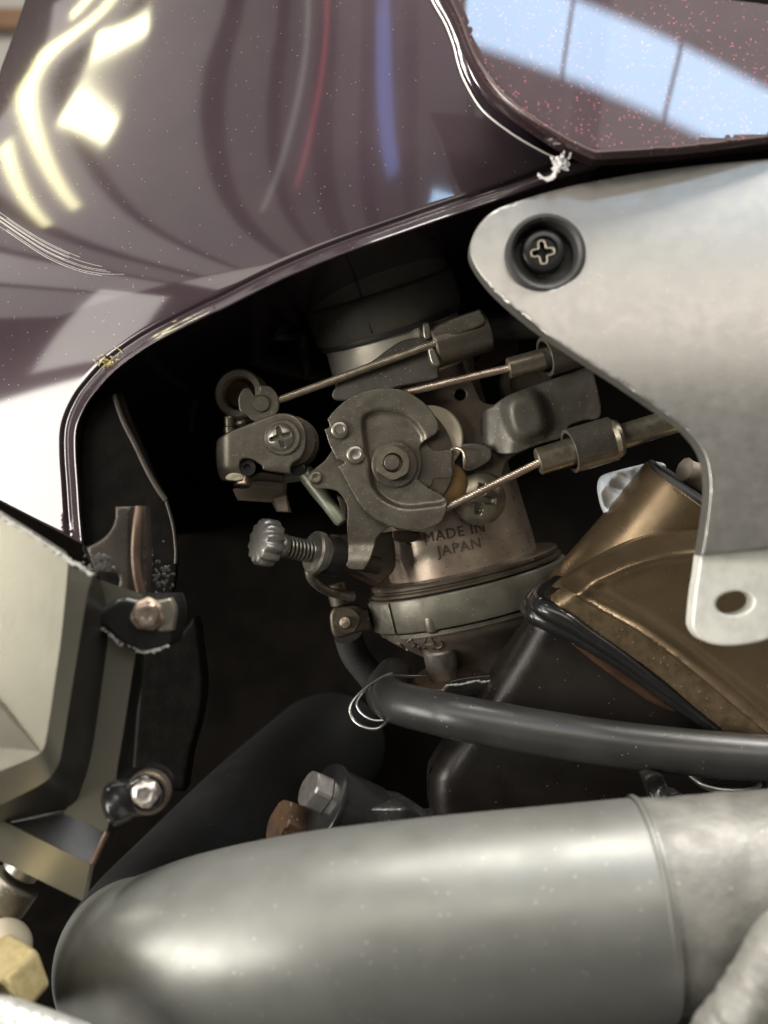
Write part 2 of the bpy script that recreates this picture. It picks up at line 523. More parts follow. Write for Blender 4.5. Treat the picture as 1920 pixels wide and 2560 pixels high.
M['grey_wire'] = mat('dirty_rope_wire', (.36, .31, .24), .8, .45, (.18, .14, .1), .3, .6)
M['clip_wire'] = mat('clip_spring_wire', (.45, .45, .44), 1.0, .32)
M['rubber'] = mat('black_rubber', (.022, .021, .021), 0, .55, (.04, .037, .033), .1, .6, .25, 1.5, (.3, .29, .27), 1.4, .03)
M['hose'] = mat('black_hose_rubber', (.028, .0275, .0265), 0, .36, (.048, .046, .044), .06, .5, .12, 1.2, (.4, .39, .36), 1.3, .03, rvar=.06, coat=.15, coat_rough=.3)
M['black_plastic'] = mat('black_gloss_plastic', (.012, .012, .012), 0, .22, (.02, .02, .02), .15, .5, .1, 1.5, (.4, .4, .38), .5, .012)
M['black_cast'] = mat('black_painted_casting', (.014, .0135, .013), 0, .34, (.03, .027, .024), .15, .5, .5, 1.3, (.35, .34, .32), .5, .03, rvar=.1)
M['cast_black_bright'] = mat('lit_black_casting', (.06, .06, .058), .6, .32, (.03, .03, .029), .2, .6, .7, 1.0, (.4, .4, .38), 1.2, .05, rvar=.1)  # brighter copy of the black casting; light on its top put into colour
M['void'] = mat('shade_black', (.004, .0032, .0025), 0, .75, (.009, .007, .0055), .05, .7, .4, .4, spec=.05)  # shade put into the colour as a near black
M['boot'] = mat('intake_boot_rubber', (.095, .086, .070), 0, .5, (.055, .048, .039), .06, .7, .2, 1.5, (.2, .18, .15), .4, .03)
M['paint'] = mat('aubergine_tank_paint', (.036, .025, .029), .3, .34, (.026, .016, .022), .03, .5, 0, 1, (.5, .4, .42), 1.8, .02,
                 coat=1.0, coat_rough=.075, coat_ior=1.5, spec=0.0)
M['flake'] = mat('red_flake_paint', (.055, .034, .034), .45, .30, (.04, .02, .024), .05, .5, 0, 1, (.95, .25, .32), 1.6, .2,
                 coat=1.0, coat_rough=.02, coat_ior=1.55, spec=.1)
M['silver'] = mat('silver_satin_paint', (.255, .246, .23), .72, .35, (.23, .222, .207), .16, .6, .12, 1.4, (.42, .41, .38), 1.4, .03, rvar=.05, fine=((.20, .192, .178), .2, .12))
M['silver_lit'] = mat('lit_silver_tab', (.70, .69, .63), .25, .42, (.50, .49, .45), .2, .6, .25, .9)  # tab turned to the light; that brightness is put into its colour
M['tube_dark'] = mat('black_satin_tube', (.014, .014, .0145), .1, .45, (.018, .018, .0185), .03, .6, .10, 1.2, (.2, .2, .19), 1.4, .03, rvar=.05)
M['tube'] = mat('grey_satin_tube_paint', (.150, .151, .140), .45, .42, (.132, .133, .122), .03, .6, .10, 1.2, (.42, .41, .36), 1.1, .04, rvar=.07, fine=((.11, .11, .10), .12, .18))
M['weld'] = mat('rough_painted_casting', (.175, .17, .155), .3, .50, (.11, .106, .096), .12, .8, .9, .45, (.3, .29, .25), .7, .04, rvar=.1)
M['bronze'] = mat('bronze_paint', (.205, .146, .086), .75, .30, (.155, .110, .064), .06, .6, .12, 1.8, (.42, .34, .22), 1.0, .02, rvar=.06)
M['bronze_rough'] = mat('chipped_bronze_edge', (.195, .14, .082), .7, .40, (.09, .064, .036), .3, .7, .8, .8, (.5, .42, .28), 1.0, .12)
M['dim'] = mat('dark_brown_metal', (.045, .035, .026), .3, .5, (.02, .015, .012), .15, .7, .3, 1.2)  # dark brown shared by pipe, tab, bracket and shield edge
M['near_black'] = mat('near_black_sheet', (.0035, .003, .0026), 0, .55, (.008, .0065, .005), .2, .7, .5, .8, spec=.06)  # near black, mottled with a slightly lighter brown
M['shell_gleam'] = mat('coppery_reflection', (.13, .07, .045), .5, .25, (.06, .035, .025), .08, .7, .15, 1.0)
M['dark_bronze'] = mat('bare_black_shell', (.017, .0135, .011), .1, .34, (.010, .008, .007), .05, .6, .3, 1.2, (.3, .27, .22), 1.3, .03, rvar=.1)
M['cover'] = mat('bronze_grey_cover_paint', (.26, .247, .20), .75, .36, (.235, .22, .178), .05, .5, .12, 1.2, rvar=.04)
M['cover_dark'] = mat('shaded_cover_paint', (.013, .0115, .0105), .1, .34, (.03, .026, .022), .06, .5, .2, 1.2)  # shade of the right-facing step walls put into the colour
M['peel'] = mat('flaked_paint_crust', (.46, .45, .42), .1, .55, (.22, .21, .2), .35, .7, .8, 1.2)
M['flakes'] = mat('dark_flaked_coating', (.10, .095, .09), .1, .55, (.05, .047, .044), .35, .7, .5, 1.2)
M['copper'] = mat('coppery_bare_edge', (.14, .092, .066), .6, .45, (.07, .046, .035), .15, .6, .2, 1.5)
M['bolt'] = mat('worn_copper_bolt', (.56, .46, .38), .95, .32, (.30, .22, .17), .25, .7, .5, .8)
M['bolt_silver'] = mat('worn_bright_bolt', (.58, .55, .52), .9, .38, (.3, .26, .23), .25, .6, .5, .8)
M['rust'] = mat('rusty_nut', (.12, .068, .038), .45, .48, (.045, .034, .027), .25, .8, .5, 1.2, (.45, .24, .1), .7, .15)
M['brass'] = mat('gold_sand_casting', (.50, .41, .22), .7, .45, (.33, .26, .12), .35, .7, 1.0, 1.1, (.8, .7, .46), 1.3, .2)
M['cream'] = mat('cream_plastic', (.62, .55, .42), 0, .38, (.5, .43, .32), .1, .5)
M['tan'] = mat('tan_plastic', (.50, .41, .325), 0, .5, (.36, .29, .23), .15, .6, .15, 1.5)
M['ring'] = mat('brown_grey_bushing', (.48, .41, .33), .2, .5, (.13, .10, .08), .1, .6, .2, 1.5)
M['ochre'] = mat('ochre_bushing_core', (.19, .12, .045), .2, .42, (.10, .06, .025), .1, .6)
M['sage'] = mat('grey_green_rod', (.36, .37, .29), .35, .42, (.26, .26, .2), .1, .5)
M['white'] = mat('white_plastic_film', (.72, .76, .82), 0, .45, (.6, .65, .72), .08, .5)
M['braid'] = mat('silver_braid', (.60, .60, .58), .7, .38, (.36, .36, .35), .3, .6, .6, 1.0)
M['lint'] = mat('white_lint', (.80, .78, .78), 0, .8)
M['straw'] = mat('dry_straw', (.40, .34, .16), 0, .7, (.4, .3, .1), .5, .6)
M['bead'] = mat('pale_highlight_and_scuff', (.55, .52, .50), .2, .3)  # pale tone of the laid-on edge highlight and of the scuffs
M['white_paint'] = mat('flaking_white_paint', (.66, .62, .44), 0, .6, (.25, .22, .16), .6, .8, .5, 1.5)
M['wall'] = mat('garage_wall_paint', (.62, .60, .56), 0, .8, (.56, .54, .5), .002, .6)
M['wood'] = mat('brown_board', (.34, .19, .11), 0, .6, (.26, .14, .08), .003, .6)
M['gloss_black'] = mat('black_screw_paint', (.02, .02, .021), .1, .3)

# ================================================================== THE SETTING
# curved sheet closing the view; the bay's shade is put into its black
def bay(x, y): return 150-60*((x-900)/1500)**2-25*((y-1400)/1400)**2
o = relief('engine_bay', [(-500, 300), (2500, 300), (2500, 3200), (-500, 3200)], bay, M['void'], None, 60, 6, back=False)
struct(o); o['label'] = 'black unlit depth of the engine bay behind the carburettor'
# garage wall seen past the tank's shoulder
o = mk('wall', [(-6, 2.2, 0), (3, 2.2, 0), (3, 2.2, 3.2), (-6, 2.2, 3.2)], [(0, 1, 2, 3)], M['wall'], None, 0)
struct(o)
V = [Vector((-5, 2.16, 0)), Vector((2, 2.16, 0)), Vector((2, 2.16, 1)), Vector((-5, 2.16, 1))]
w0 = Vector(cam.location); sc_ = (2.16+.34)/FPX
zt, zb = CAMZ*MM+(1280-20)*sc_, CAMZ*MM+(1280-66)*sc_
o = mk('wall_board', [(-5, 2.16, zb), (2, 2.16, zb), (2, 2.16, zt), (-5, 2.16, zt), (-5, 2.19, zb), (2, 2.19, zb), (2, 2.19, zt), (-5, 2.19, zt)],
       [(0, 1, 2, 3), (4, 5, 6, 7), (0, 1, 5, 4), (3, 2, 6, 7), (0, 3, 7, 4), (1, 2, 6, 5)], M['wood'], None, 0)
struct(o)

# ================================================================== FUEL TANK
FLANGE = T('c', [(515, 2122, 1), (498, 1950), (485, 1750), (472, 1550), (478, 1400), (530, 1270), (600, 1172), (720, 1045), (900, 915), (1100, 805), (1300, 705)]) + \
         T('d', [(0, 318), (300, 168), (600, 42)])+[(990, 590), (1134, 540), (1273, 494), (1389, 452), (1493, 421)]
FL = smooth_line(FLANGE, 8, False)
TANK_OUT = FL+[(1560, 380), (1420, 300), (1300, 150), (1240, -60), (1240, -160), (150, -160)]+[(66, -10), (36, 80), (2, 172), (-60, 400), (-240, 620), (-240, 1130)]
EDGE = smooth_line(T('b', [(270, -80), (292, 0), (345, 95), (380, 185), (400, 265), (432, 345), (500, 450), (620, 545), (740, 615), (822, 652)]), 6, False)
def sp(x, w): return w*np.log1p(np.exp(np.clip(x/w, -40, 40)))
SCUFF = [smooth_line(T('a', [(-60, 850+o), (0, 884+o), (90, 945+o), (200, 1010+o*1.1), (330, 1068+o), (440, 1098+o*.8), (540, 1108+o*.6)]), 6, False) for o in (0, 16, 34, 50)]
def tank_d(x, y):
    u = (x-960)/8; v = (1280-y)/8
    base = -52-.16*(v-85)+.62*sp(v-72, 12)
    du = 18-u; R = 140+1.5*sp(150-v, 9)
    left = np.where(du > 0, R-np.sqrt(np.maximum(R*R-du*du, (R*.10)**2)), 0)
    right = np.where(du < 0, du*du/190, 0)
    d = base+left+right
    f = dist_line(x, y, FL)
    d = d-2.4*(1-sstep(4, 26, f))+1.0*np.exp(-((f-31)/6)**2)
    e = dist_line(x, y, EDGE)
    side = (x > np.interp(y, [p[1] for p in EDGE], [p[0] for p in EDGE])) & (y < 400)
    d = d+np.where(side, 7*sstep(0, 22, e), 0)
    return d
tank = thing('fuel_tank', 'glossy aubergine motorcycle fuel tank above the carburettor', 'fuel tank', W(600, 700, 0))
relief('shell', TANK_OUT, tank_d, M['paint'], tank, 7.5, 190.0, edge=.8, edge_px=5, back=False, smooth=75, rings=(8, 12, 16, 20, 24, 28, 32, 36, 40, 45, 51, 58))
# highlight on the tank's right edge, laid on as a pale tube
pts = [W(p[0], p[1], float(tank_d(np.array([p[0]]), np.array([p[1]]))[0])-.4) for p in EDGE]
tube('edge_highlight', pts, .00034, M['bead'], tank, 8)

sc_ = []
for L_ in SCUFF:
    for q in range(3):
        o_ = random.gauss(0, 5); k0 = random.randint(0, 8); k1 = random.randint(22, len(L_)-1)
        sc_.append(tube_mesh([W(p[0], p[1]+o_, float(tank_d(np.array([p[0]]), np.array([p[1]+o_]))[0])+.02) for p in L_[k0:k1]], .00005, 5))
mk('scuff', *merge(sc_), M['bead'], tank, 60)

# flake-painted side panel, upper right
PANEL = smooth_line(T('b', [(300, -90, 1), (345, 0), (392, 100), (452, 250), (560, 402), (700, 512), (860, 610), (955, 650, 1)])+[(1700, 386), (1920, 361), (2300, 322, 1), (2300, -120, 1)], 6)
def panel_d(x, y):
    u = (x-960)/8; v = (1280-y)/8
    f = dist_line(x, y, PANEL, True)
    return -65+.30*(v-112)+((u-70)**2)/2400+2.2*(1-sstep(0, 22, f))**2
sidep = relief('side_panel', PANEL, panel_d, M['flake'], None, 10, 5.0, edge=.8, edge_px=6, smooth=75, rings=(10, 15, 22))
tag(sidep, 'dark panel with red metal flake paint beside the tank, upper right', 'side panel')
relief('light_block', [(1520, 330), (2100, 300), (2100, -140), (1330, -140), (1330, 60), (1420, 250)], -50, M['near_black'], sidep, 40, 140.0)  # unseen block added to keep overhead light out of the bay
# lint caught at the corner of tank and panel
lint = []
for q in range(26):
    a = t1('8', 560, 95); x, y = a[0]+random.gauss(0, 9), a[1]+random.gauss(0, 7)
    P = [(x, y, -60)]
    for k in range(4): P.append((P[-1][0]+random.gauss(-1, 7), P[-1][1]+random.gauss(1.5, 6), P[-1][2]+random.gauss(-.2, .5)))
    lint.append(tube_mesh(path(P, 4), .00018, 5))
for q in range(7):
    P = [t1('8', x+random.gauss(0, 6), y+random.gauss(0, 6))+(-58-random.random()*2,) for x, y in ((560, 100), (535, 140), (515, 175), (480, 188), (440, 165))]
    lint.append(tube_mesh(path(P, 4), .0002, 5))
tag(mk('lint', *merge(lint), M['lint'], None, 60), 'tuft of white lint caught between tank edge and side panel', 'lint')
# straw crumbs on the tank flange
cr = []
for q in range(38):
    a = t1('c', 655+random.gauss(0, 26), 990+random.gauss(0, 18)-0)
    d = float(tank_d(np.array([a[0]]), np.array([a[1]]))[0])-.6
    b = (a[0]+random.gauss(0, 6), a[1]+random.gauss(0, 5))
    cr.append(tube_mesh([W(a[0], a[1], d), W((a[0]+b[0])/2, (a[1]+b[1])/2-2, d-.5), W(b[0], b[1], d-.2)], random.uniform(.0001, .0003), 5))
for (x0, y0), (x1, y1) in (((700, 900), (735, 920)), ((590, 1000), (612, 1020)), ((735, 920), (760, 945)), ((1060, 750), (1110, 735))):
    a, b = t1('c', x0, y0), t1('c', x1, y1); d = float(tank_d(np.array([a[0]]), np.array([a[1]]))[0])-.5
    cr.append(tube_mesh([W(*a, d), W(*b, d)], .00015, 5))
tag(mk('straw_crumbs', *merge(cr), M['straw'], None, 60), 'tiny heap of yellow straw crumbs on the tank flange', 'debris')

# ================================================================== FRAME PLATE
FP_L = T('8', [(82, 610), (74, 560), (85, 500), (130, 420), (220, 345), (400, 282), (600, 226), (800, 186), (1000, 152), (1300, 112), (1659, 80)])
FP = FP_L+[(2060, 385), (2350, 368, 1), (2350, 1410, 1), (2060, 1392, 1), (1920, 1372, 1), (1752, 1390, 1)] + T('7', [(1262, 600), (1281, 480), (1300, 330), (1304, 200), (1285, 80), (1250, 0)]) + \
     T('2', [(1600, 730), (1530, 660), (1420, 582), (1200, 432), (1000, 302), (750, 132), (600, 2)])+T('8', [(450, 988), (330, 898), (200, 778), (122, 682)])
def plate_d(x, y):
    u = (x-960)/8; v = (1280-y)/8
    d = -70-.10*(u-60)+.05*(v-60)+.0022*(v-30)**2*np.where(v > 30, 1, .2)
    r = np.hypot(x-1366, (y-634))
    d = d+2.6*(1-sstep(70, 92, r))
    return d
fplate = thing('frame_plate', 'silver painted frame plate with recessed black screw, right side', 'frame plate', W(1500, 1000, -50))
relief('plate', smooth_line(FP, 5), plate_d, M['silver'], fplate, 8, 6.0, edge=.6, edge_px=4.5, holes=[circle(1366, 634, 74, n=48)], smooth=60)
TAB = smooth_line(T('7', [(1245, 645, 1), (1232, 750), (1213, 870), (1196, 1030), (1200, 1105), (1250, 1168), (1340, 1200), (1450, 1206), (1600, 1185), (1700, 1140), (1790, 1000), (1800, 590, 1)]), 5)
relief('tab', TAB, lambda x, y: -74.5-.03*(y-1390)/8+.0*x, M['silver_lit'], fplate, 10, 5, edge=.9, edge_px=7,
       holes=[circle(*t1('7', 1455, 945), 47, 29, 40, -.12)], smooth=60, label='bright bent tab with an oval bolt hole')
sc = W(1366, 634, -46)
lathe('grommet', W(1364, 634, -64), (0, -1, 0), [(10.2, -9), (10.2, .4), (9.8, 1.3), (9.0, 1.4), (8.2, .6), (7.6, -3), (7.4, -4.5), (.1, -4.6)], M['rubber'], fplate, 48, cap=False)
scr = lathe('screw', W(1357, 631, -60), (-.03, -1, .04), [(5.6, -4), (5.6, 1.4), (5.3, 2.2), (4.6, 2.6), (3.5, 2.6)], M['gloss_black'], fplate, 48, cap=False)
phillips('cross_recess', 1357, 631, -62.6, 3.55, 0, M['gloss_black'], scr, rot=.12, cw=.25, cl=.82, sink=1.8)
# bare worn rim of the cross
rim = []
for k in range(4):
    th = .12+k*math.pi/2
    c, s = math.cos(th), math.sin(th)
    loc = [(1.0, .95), (2.7, .75), (2.95, 0), (2.7, -.75), (1.0, -.95)]
    base = W(1357, 631, -62.7)
    pts = [base+Vector(((a*c-b*s)*MM, -.0001, (a*s+b*c)*MM)) for a, b in loc]
    rim.append(tube_mesh([Vector(p) for p in smooth3(pts, 4)], .00022, 6))
mk('worn_rim', *merge(rim), M['cream'], scr, 60)

# ================================================================== CARBURETTOR
C0 = W(1152, 1390, 42)
AX = Vector((-math.sin(math.radians(13.5)), -.035, math.cos(math.radians(13.5)))).normalized()
AXB = Vector((-math.sin(math.radians(18)), -.24, math.cos(math.radians(18)))).normalized()    # the boot leans further
def on_axis(h): return C0+AX*(h*MM)
def on_boot(h): return C0+AXB*(h*MM)
carb = thing('carburettor', 'grey cast carburettor with round throttle drum and cable bracket', 'carburettor', C0)
body = lathe('body', C0, AX, [(22, -8), (26.2, -6), (26.2, 2), (25.4, 14), (25.0, 22), (23.5, 25), (23.5, 42), (21, 46), (20, 70), (21, 74)], M['cast'], carb, 72)
# intake throat and rubber boot
lathe('intake_collar', on_boot(66), AXB, [(20.5, 0), (22.8, 1), (23.4, 4), (23.0, 14), (22.6, 19)], M['collar'], carb, 64)
boot = thing('intake_boot', 'dark rubber intake boot with raised band above the carburettor', 'rubber boot', on_boot(88))
lathe('sleeve', on_boot(84), AXB, [(21, -1), (24.6, 0), (25.2, 1.5), (25.2, 11), (24.7, 12), (24.0, 12.4), (23.8, 30), (24.2, 44), (24, 60)], M['boot'], boot, 72)
lathe('lip', on_boot(82), AXB, [(22, 0), (24.2, .2), (24.5, 1.2), (24.2, 2.2), (22, 2.4)], M['rubber'], boot, 72)
# moulding seam on the boot
sp_pts = []
for h, th in ((85, 0), (96, 0), (104, 0), (113, 0)):
    a, u, v = basis(AXB)
    dirn = (Vector((-.30, -1, 0))-AXB*Vector((-.30, -1, 0)).dot(AXB)).normalized()
    sp_pts.append(on_boot(h)+dirn*((25.2 if h < 96 else 24.0)*MM))
tube('seam', sp_pts, .0004, M['rubber'], boot, 6)

# lower flange, clamp band, float bowl
lathe('flange', on_axis(-4.2), AX, [(25, 1.2), (32.8, 1.0), (33.4, .4), (33.4, -.5), (32.9, -1.0), (32.9, -1.4), (34.2, -1.8), (34.2, -2.6), (30, -2.9)], M['steel_brown'], carb, 72)
BANDR = 35.0
lathe('clamp_band', on_axis(-7.4), AX, [(33.4, 0), (BANDR, -.2), (BANDR+.3, -.8), (BANDR+.3, -10.4), (BANDR, -11.0), (33.4, -11.3)], M['band'], carb, 96)
lathe('bowl_rim', on_axis(-18.9), AX, [(32.5, 0), (33.8, -.3), (33.8, -1.7), (32.6, -2.1)], M['steel'], carb, 72)
BOWL = [(32.4, 0), (32.0, -1.6), (29.5, -4.0), (22.5, -9.5), (17.5, -13.5), (15.5, -17), (14.5, -24), (14, -30)]
bowl = lathe('float_bowl', on_axis(-20.6), AX, BOWL+[(.1, -30.5)], M['cast_dark'], carb, 72)
# raised cast marks on the bowl
def on_cone(px, py, lift=0):
    o0 = Vector(cam.location); dr = (W(px, py, 0)-o0).normalized()
    lo, hi = .25, .5
    def f(t):
        p = o0+dr*t-on_axis(-20.6); h = p.dot(AX)/MM; r = (p-AX*p.dot(AX)).length/MM
        rad = np.interp(-h, [-q[1] for q in BOWL], [q[0] for q in BOWL])
        return r-rad-lift
    ts = np.linspace(.30, .42, 240); prev = f(ts[0])
    for t in ts[1:]:
        c = f(t)
        if c <= 0: return o0+dr*t
    return None
marks = []
for loop in ([(640, 300), (680, 270), (730, 320), (700, 360)], [(830, 300), (870, 235), (920, 260), (940, 320), (860, 330)], [(500, 310), (560, 320), (600, 370), (650, 390)],
             [(940, 240), (1030, 290), (1040, 340), (990, 370)], [(760, 350), (800, 400), (830, 350)], [(610, 200), (640, 215), (680, 255)], [(820, 180), (860, 200), (880, 220)]):
    P = [on_cone(*t1('9', *q), .2) for q in loop]
    if all(P): marks.append(tube_mesh([Vector(p) for p in smooth3(P, 5)], .00045, 6))
if marks: mk('cast_mark', *merge(marks), M['cast_dark'], bowl, 60)
# joint of the clamp band and the lug below it
def band_pt(px, py, R):
    """point on a cylinder of radius R round the carburettor axis, on the line of sight"""
    o0 = Vector(cam.location); dr = (W(px, py, 0)-o0).normalized()
    ts = np.linspace(.29, .42, 1300)
    for t in ts:
        p = o0+dr*t-C0
        if (p-AX*p.dot(AX)).length <= R*MM: return o0+dr*t
    return None
def band_ang(px, py, R):
    p = band_pt(px, py, R)-C0; a_, u_, v_ = basis(AX); return math.atan2(p.dot(v_), p.dot(u_))
th0, th1 = band_ang(*t1('3', 790, 600), BANDR), band_ang(*t1('3', 705, 615), BANDR)
if abs(th1-th0) > math.pi: th1 += 2*math.pi*(1 if th1 < th0 else -1)
th1 += (th1-th0)*.9
lathe('band_end', on_axis(-7.6), AX, [(34, -.2), (BANDR+.8, -.3), (BANDR+1.0, -.8), (BANDR+1.0, -10.0), (BANDR+.8, -10.6), (34, -10.8)], M['steel_light'], carb, 20, cap=False, a0=th0, a1=th1)
P = band_pt(*t1('3', 1000, 672), BANDR-2)
if P: lathe('lug', P+AX*.001, AX, [(2.6, 2), (3.0, 0), (2.8, -2.5), (1.6, -3.4), (.1, -3.6)], M['steel'], carb, 24)

# clamp ear with nut, left end of the band
ear = plate('clamp_ear', T('3', [(466, 640), (472, 600), (500, 578), (600, 568), (640, 590), (668, 600), (680, 690), (640, 700), (600, 712), (515, 736), (480, 715)]), 33, 7, M['steel_brown'], carb, edge=1.2, edge_px=8, step=9)
hexa('nut', W(*t1('3', 560, 645), 31), (-.06, -1, .1), 4.6, 3.6, M['steel_brown'], ear, .2, 0)
lathe('stud', W(*t1('3', 553, 655), 29), (-.12, -1, .08), [(2.0, -2), (2.0, 3.4), (1.8, 4.2), (.1, 4.5)], M['bolt'], ear, 24)

# drain plug on its washer
pc = W(*t1('3', 1046, 880), 24)
AX2 = Vector((-.16, -.30, .95)).normalized()
dp = lathe('drain_plug', pc, AX2, [(4.6, -4), (4.9, -3.6), (4.95, -1), (5.3, -.4), (5.5, 5), (5.3, 6.4), (4.6, 7.0), (2.6, 7.1), (2.3, 6.2), (.1, 6.2)], M['steel_light'], carb, 40)
lathe('washer', pc-AX2*.0042, AX2, [(.1, .4), (9.6, .4), (9.9, 0), (9.6, -.5), (.1, -.5)], M['copper'], dp, 48)
lathe('washer', pc-AX2*.0055+Vector((.0022, 0, .0006)), AX2, [(.1, .4), (10.6, .4), (10.9, 0), (10.6, -.5), (.1, -.5)], M['steel_brown'], dp, 48)

# lettering on the body
def body_R(h): return np.interp(h, [-8, -6, 2, 14, 22, 25], [22, 26.2, 26.2, 25.4, 25.0, 23.5])
def body_pt(px, py, lift):
    o0 = Vector(cam.location); dr = (W(px, py, 0)-o0).normalized(); lo, hi = .33, .375
    def f(t):
        p = o0+dr*t-C0; h = p.dot(AX); return (p-AX*h).length/MM-body_R(h/MM)-lift
    if f(hi) > 0: return o0+dr*hi
    for _ in range(30):
        m = (lo+hi)/2
        if f(m) > 0: lo = m
        else: hi = m
    return o0+dr*hi
def letters(name, text, x0, y0, x1, y1, hgt, parent, lift=.28):
    cu = bpy.data.curves.new('t', 'FONT'); cu.body = text; cu.size = 1; cu.extrude = .02; cu.resolution_u = 3; cu.space_character = 1.12; cu.offset = .0
    ob = bpy.data.objects.new('t', cu); COL.objects.link(ob)
    bpy.context.view_layer.update()
    me = bpy.data.meshes.new_from_object(ob.evaluated_get(bpy.context.evaluated_depsgraph_get()))
    V = np.array([v.co[:] for v in me.vertices]); F = [tuple(p.vertices) for p in me.polygons]
    bpy.data.objects.remove(ob); bpy.data.meshes.remove(me)
    w = V[:, 0].max()-V[:, 0].min(); hh = V[:, 1].max()
    a = np.array((x0, y0)); b = np.array((x1, y1)); dx = (b-a)/w*(1.0)
    up = np.array((dx[1], -dx[0])); up = up/np.hypot(*up)*hgt/hh
    out, FF = [], []
    for sx, sy in ((-.9, 0), (.9, 0), (0, .8)):        # three struck passes thicken the strokes
        n_ = len(out); FF += [tuple(i+n_ for i in f) for f in F]
        for p in V:
            q = a+dx*(p[0]-V[:, 0].min())+up*p[1]
            out.append(body_pt(q[0]+sx, q[1]+sy, (lift+.02*sx if p[2] > 0 else -.35)))
    return mk(name, out, FF, M['letters'], parent, 30)
letters('lettering', 'MADE IN', *t1('m', 300, 535), *t1('m', 1330, 335), 25, body)
letters('lettering', 'JAPAN', *t1('m', 510, 775), *t1('m', 1265, 610), 25, body)

# dark recess edge and blocky shoulder left of the lettering
plate('shoulder', T('3', [(800, 185), (920, 185), (915, 225), (880, 240), (800, 230)]), 17, 8, M['copper'], carb, edge=.8, edge_px=5, step=9)

# ---- bracket plate behind the drum
BR = T('2', [(-120, 620), (-60, 520), (60, 495), (200, 445), (320, 404), (390, 422), (420, 480), (450, 530), (510, 548), (570, 520), (640, 560), (760, 640), (780, 740), (690, 795), (600, 845), (566, 905),
             (560, 1000), (566, 1075), (535, 1148), (445, 1185), (355, 1150), (312, 1080), (280, 1000), (100, 1000), (-100, 900)])
brk = plate('bracket_plate', BR, 9, 3, M['steel_brown'], carb, edge=.5, edge_px=5, step=12, holes=[circle(*t1('2', 330, 495), 14, n=24)])
lathe('hole_shade', W(*t1('2', 330, 495), 11.5), (0, -1, 0), [(2.2, 0), (.1, 0)], M['void'], brk, 20, cap=False)  # black disc laid in for the shade inside the hole
phillips('screw', *t1('2', 435, 1065), 7.5, 9.2/8*7.3, 2.6, M['passivated'], brk, rot=-.15, cw=.16, cl=.62, sink=2.0)
# ---- cable bracket arm with its pressed dome
ARM = T('2', [(425, 690), (440, 600), (510, 552), (600, 495), (800, 422), (1030, 335), (1050, 345), (1098, 600), (1000, 635), (920, 668), (912, 718), (760, 765), (640, 812), (540, 815), (460, 770)])
dome_c = t1('2', 690, 610)
def arm_d(x, y):
    xx = (x-dome_c[0])*.95-(y-dome_c[1])*.3; yy = (x-dome_c[0])*.3+(y-dome_c[1])*.95
    q = (np.abs(xx)/54)**3+(np.abs(yy)/66)**3
    return 3-4.2*(1-sstep(.1, 1.3, q))+6.0*sstep(dome_c[0]-30, dome_c[0]-105, x)
arm = relief('bracket_arm', smooth_line(ARM, 5), arm_d, M['arm'], carb, 7, 2.5, edge=.4, edge_px=4, smooth=50)
# cable stops: sheet rolled round each ferrule
def wv(z, a, b, d0, d1): return W(*t1(z, *a), d0), W(*t1(z, *b), d1)
def roll(name, a, b, r, matn, parent, seg=40):
    L = (b-a).length/MM
    return lathe(name, a, b-a, [(r-1.2, .2), (r-.9, 0), (r, .15), (r, L-.15), (r-.9, L), (r-1.2, L-.2), (r-1.3, .2)], M[matn], parent, seg, cap=False)
a, b = wv('2', (925, 805), (1160, 735), -2, 0)
roll('cable_stop', a, b, 7.0, 'steel', arm)
a, b = wv('2', (790, 290), (1010, 225), 0, 3)
roll('cable_stop', a, b, 6.2, 'steel', arm)

# ---- throttle cables (things of their own)
def cable(label, w0, w1, f0, f1, s1, rf, rs, d, ring=None, wm='copper_wire'):
    t = thing('throttle_cable', label, 'cable', W(*f0, d), 'throttle cables')
    rope('wire', W(*w0, 3.6), W(*f0, d)+(W(*f1, d)-W(*f0, d))*.1, .00122, M[wm], t)
    A, B = W(*f0, d), W(*f1, d); L = (B-A).length/MM
    lathe('ferrule', A, B-A, [(1.4, .4), (rf-.6, 0), (rf, .5), (rf, L*.5), (rf, L)], M['passivated'], t, 32)
    C = W(*s1, d+2); L2 = (C-B).length/MM
    lathe('sheath', B, C-B, [(rs, -3), (rs, L2)], M['passivated'] if ring else M['rubber'], t, 28)
    if ring:
        q = (ring-0)
        lathe('collar', B+(C-B).normalized()*(ring*MM), C-B, [(rs, -1.6), (rs+1.6, -1.3), (rs+2.3, 0), (rs+1.6, 1.3), (rs, 1.6)], M['passivated'], t, 32)
    return t
cable('throttle cable with copper toned wire running to the top of the drum', t1('2', -60, 505), None, t1('2', 588, 352), t1('2', 830, 288), t1('2', 1500, 95), 3.35, 3.3, -.5)
cable('throttle cable with copper toned wire running to the bottom of the drum', t1('2', 150, 1165), None, t1('2', 750, 862), t1('2', 1150, 742), t1('2', 1800, 545), 4.3, 3.9, -2, 1.6)

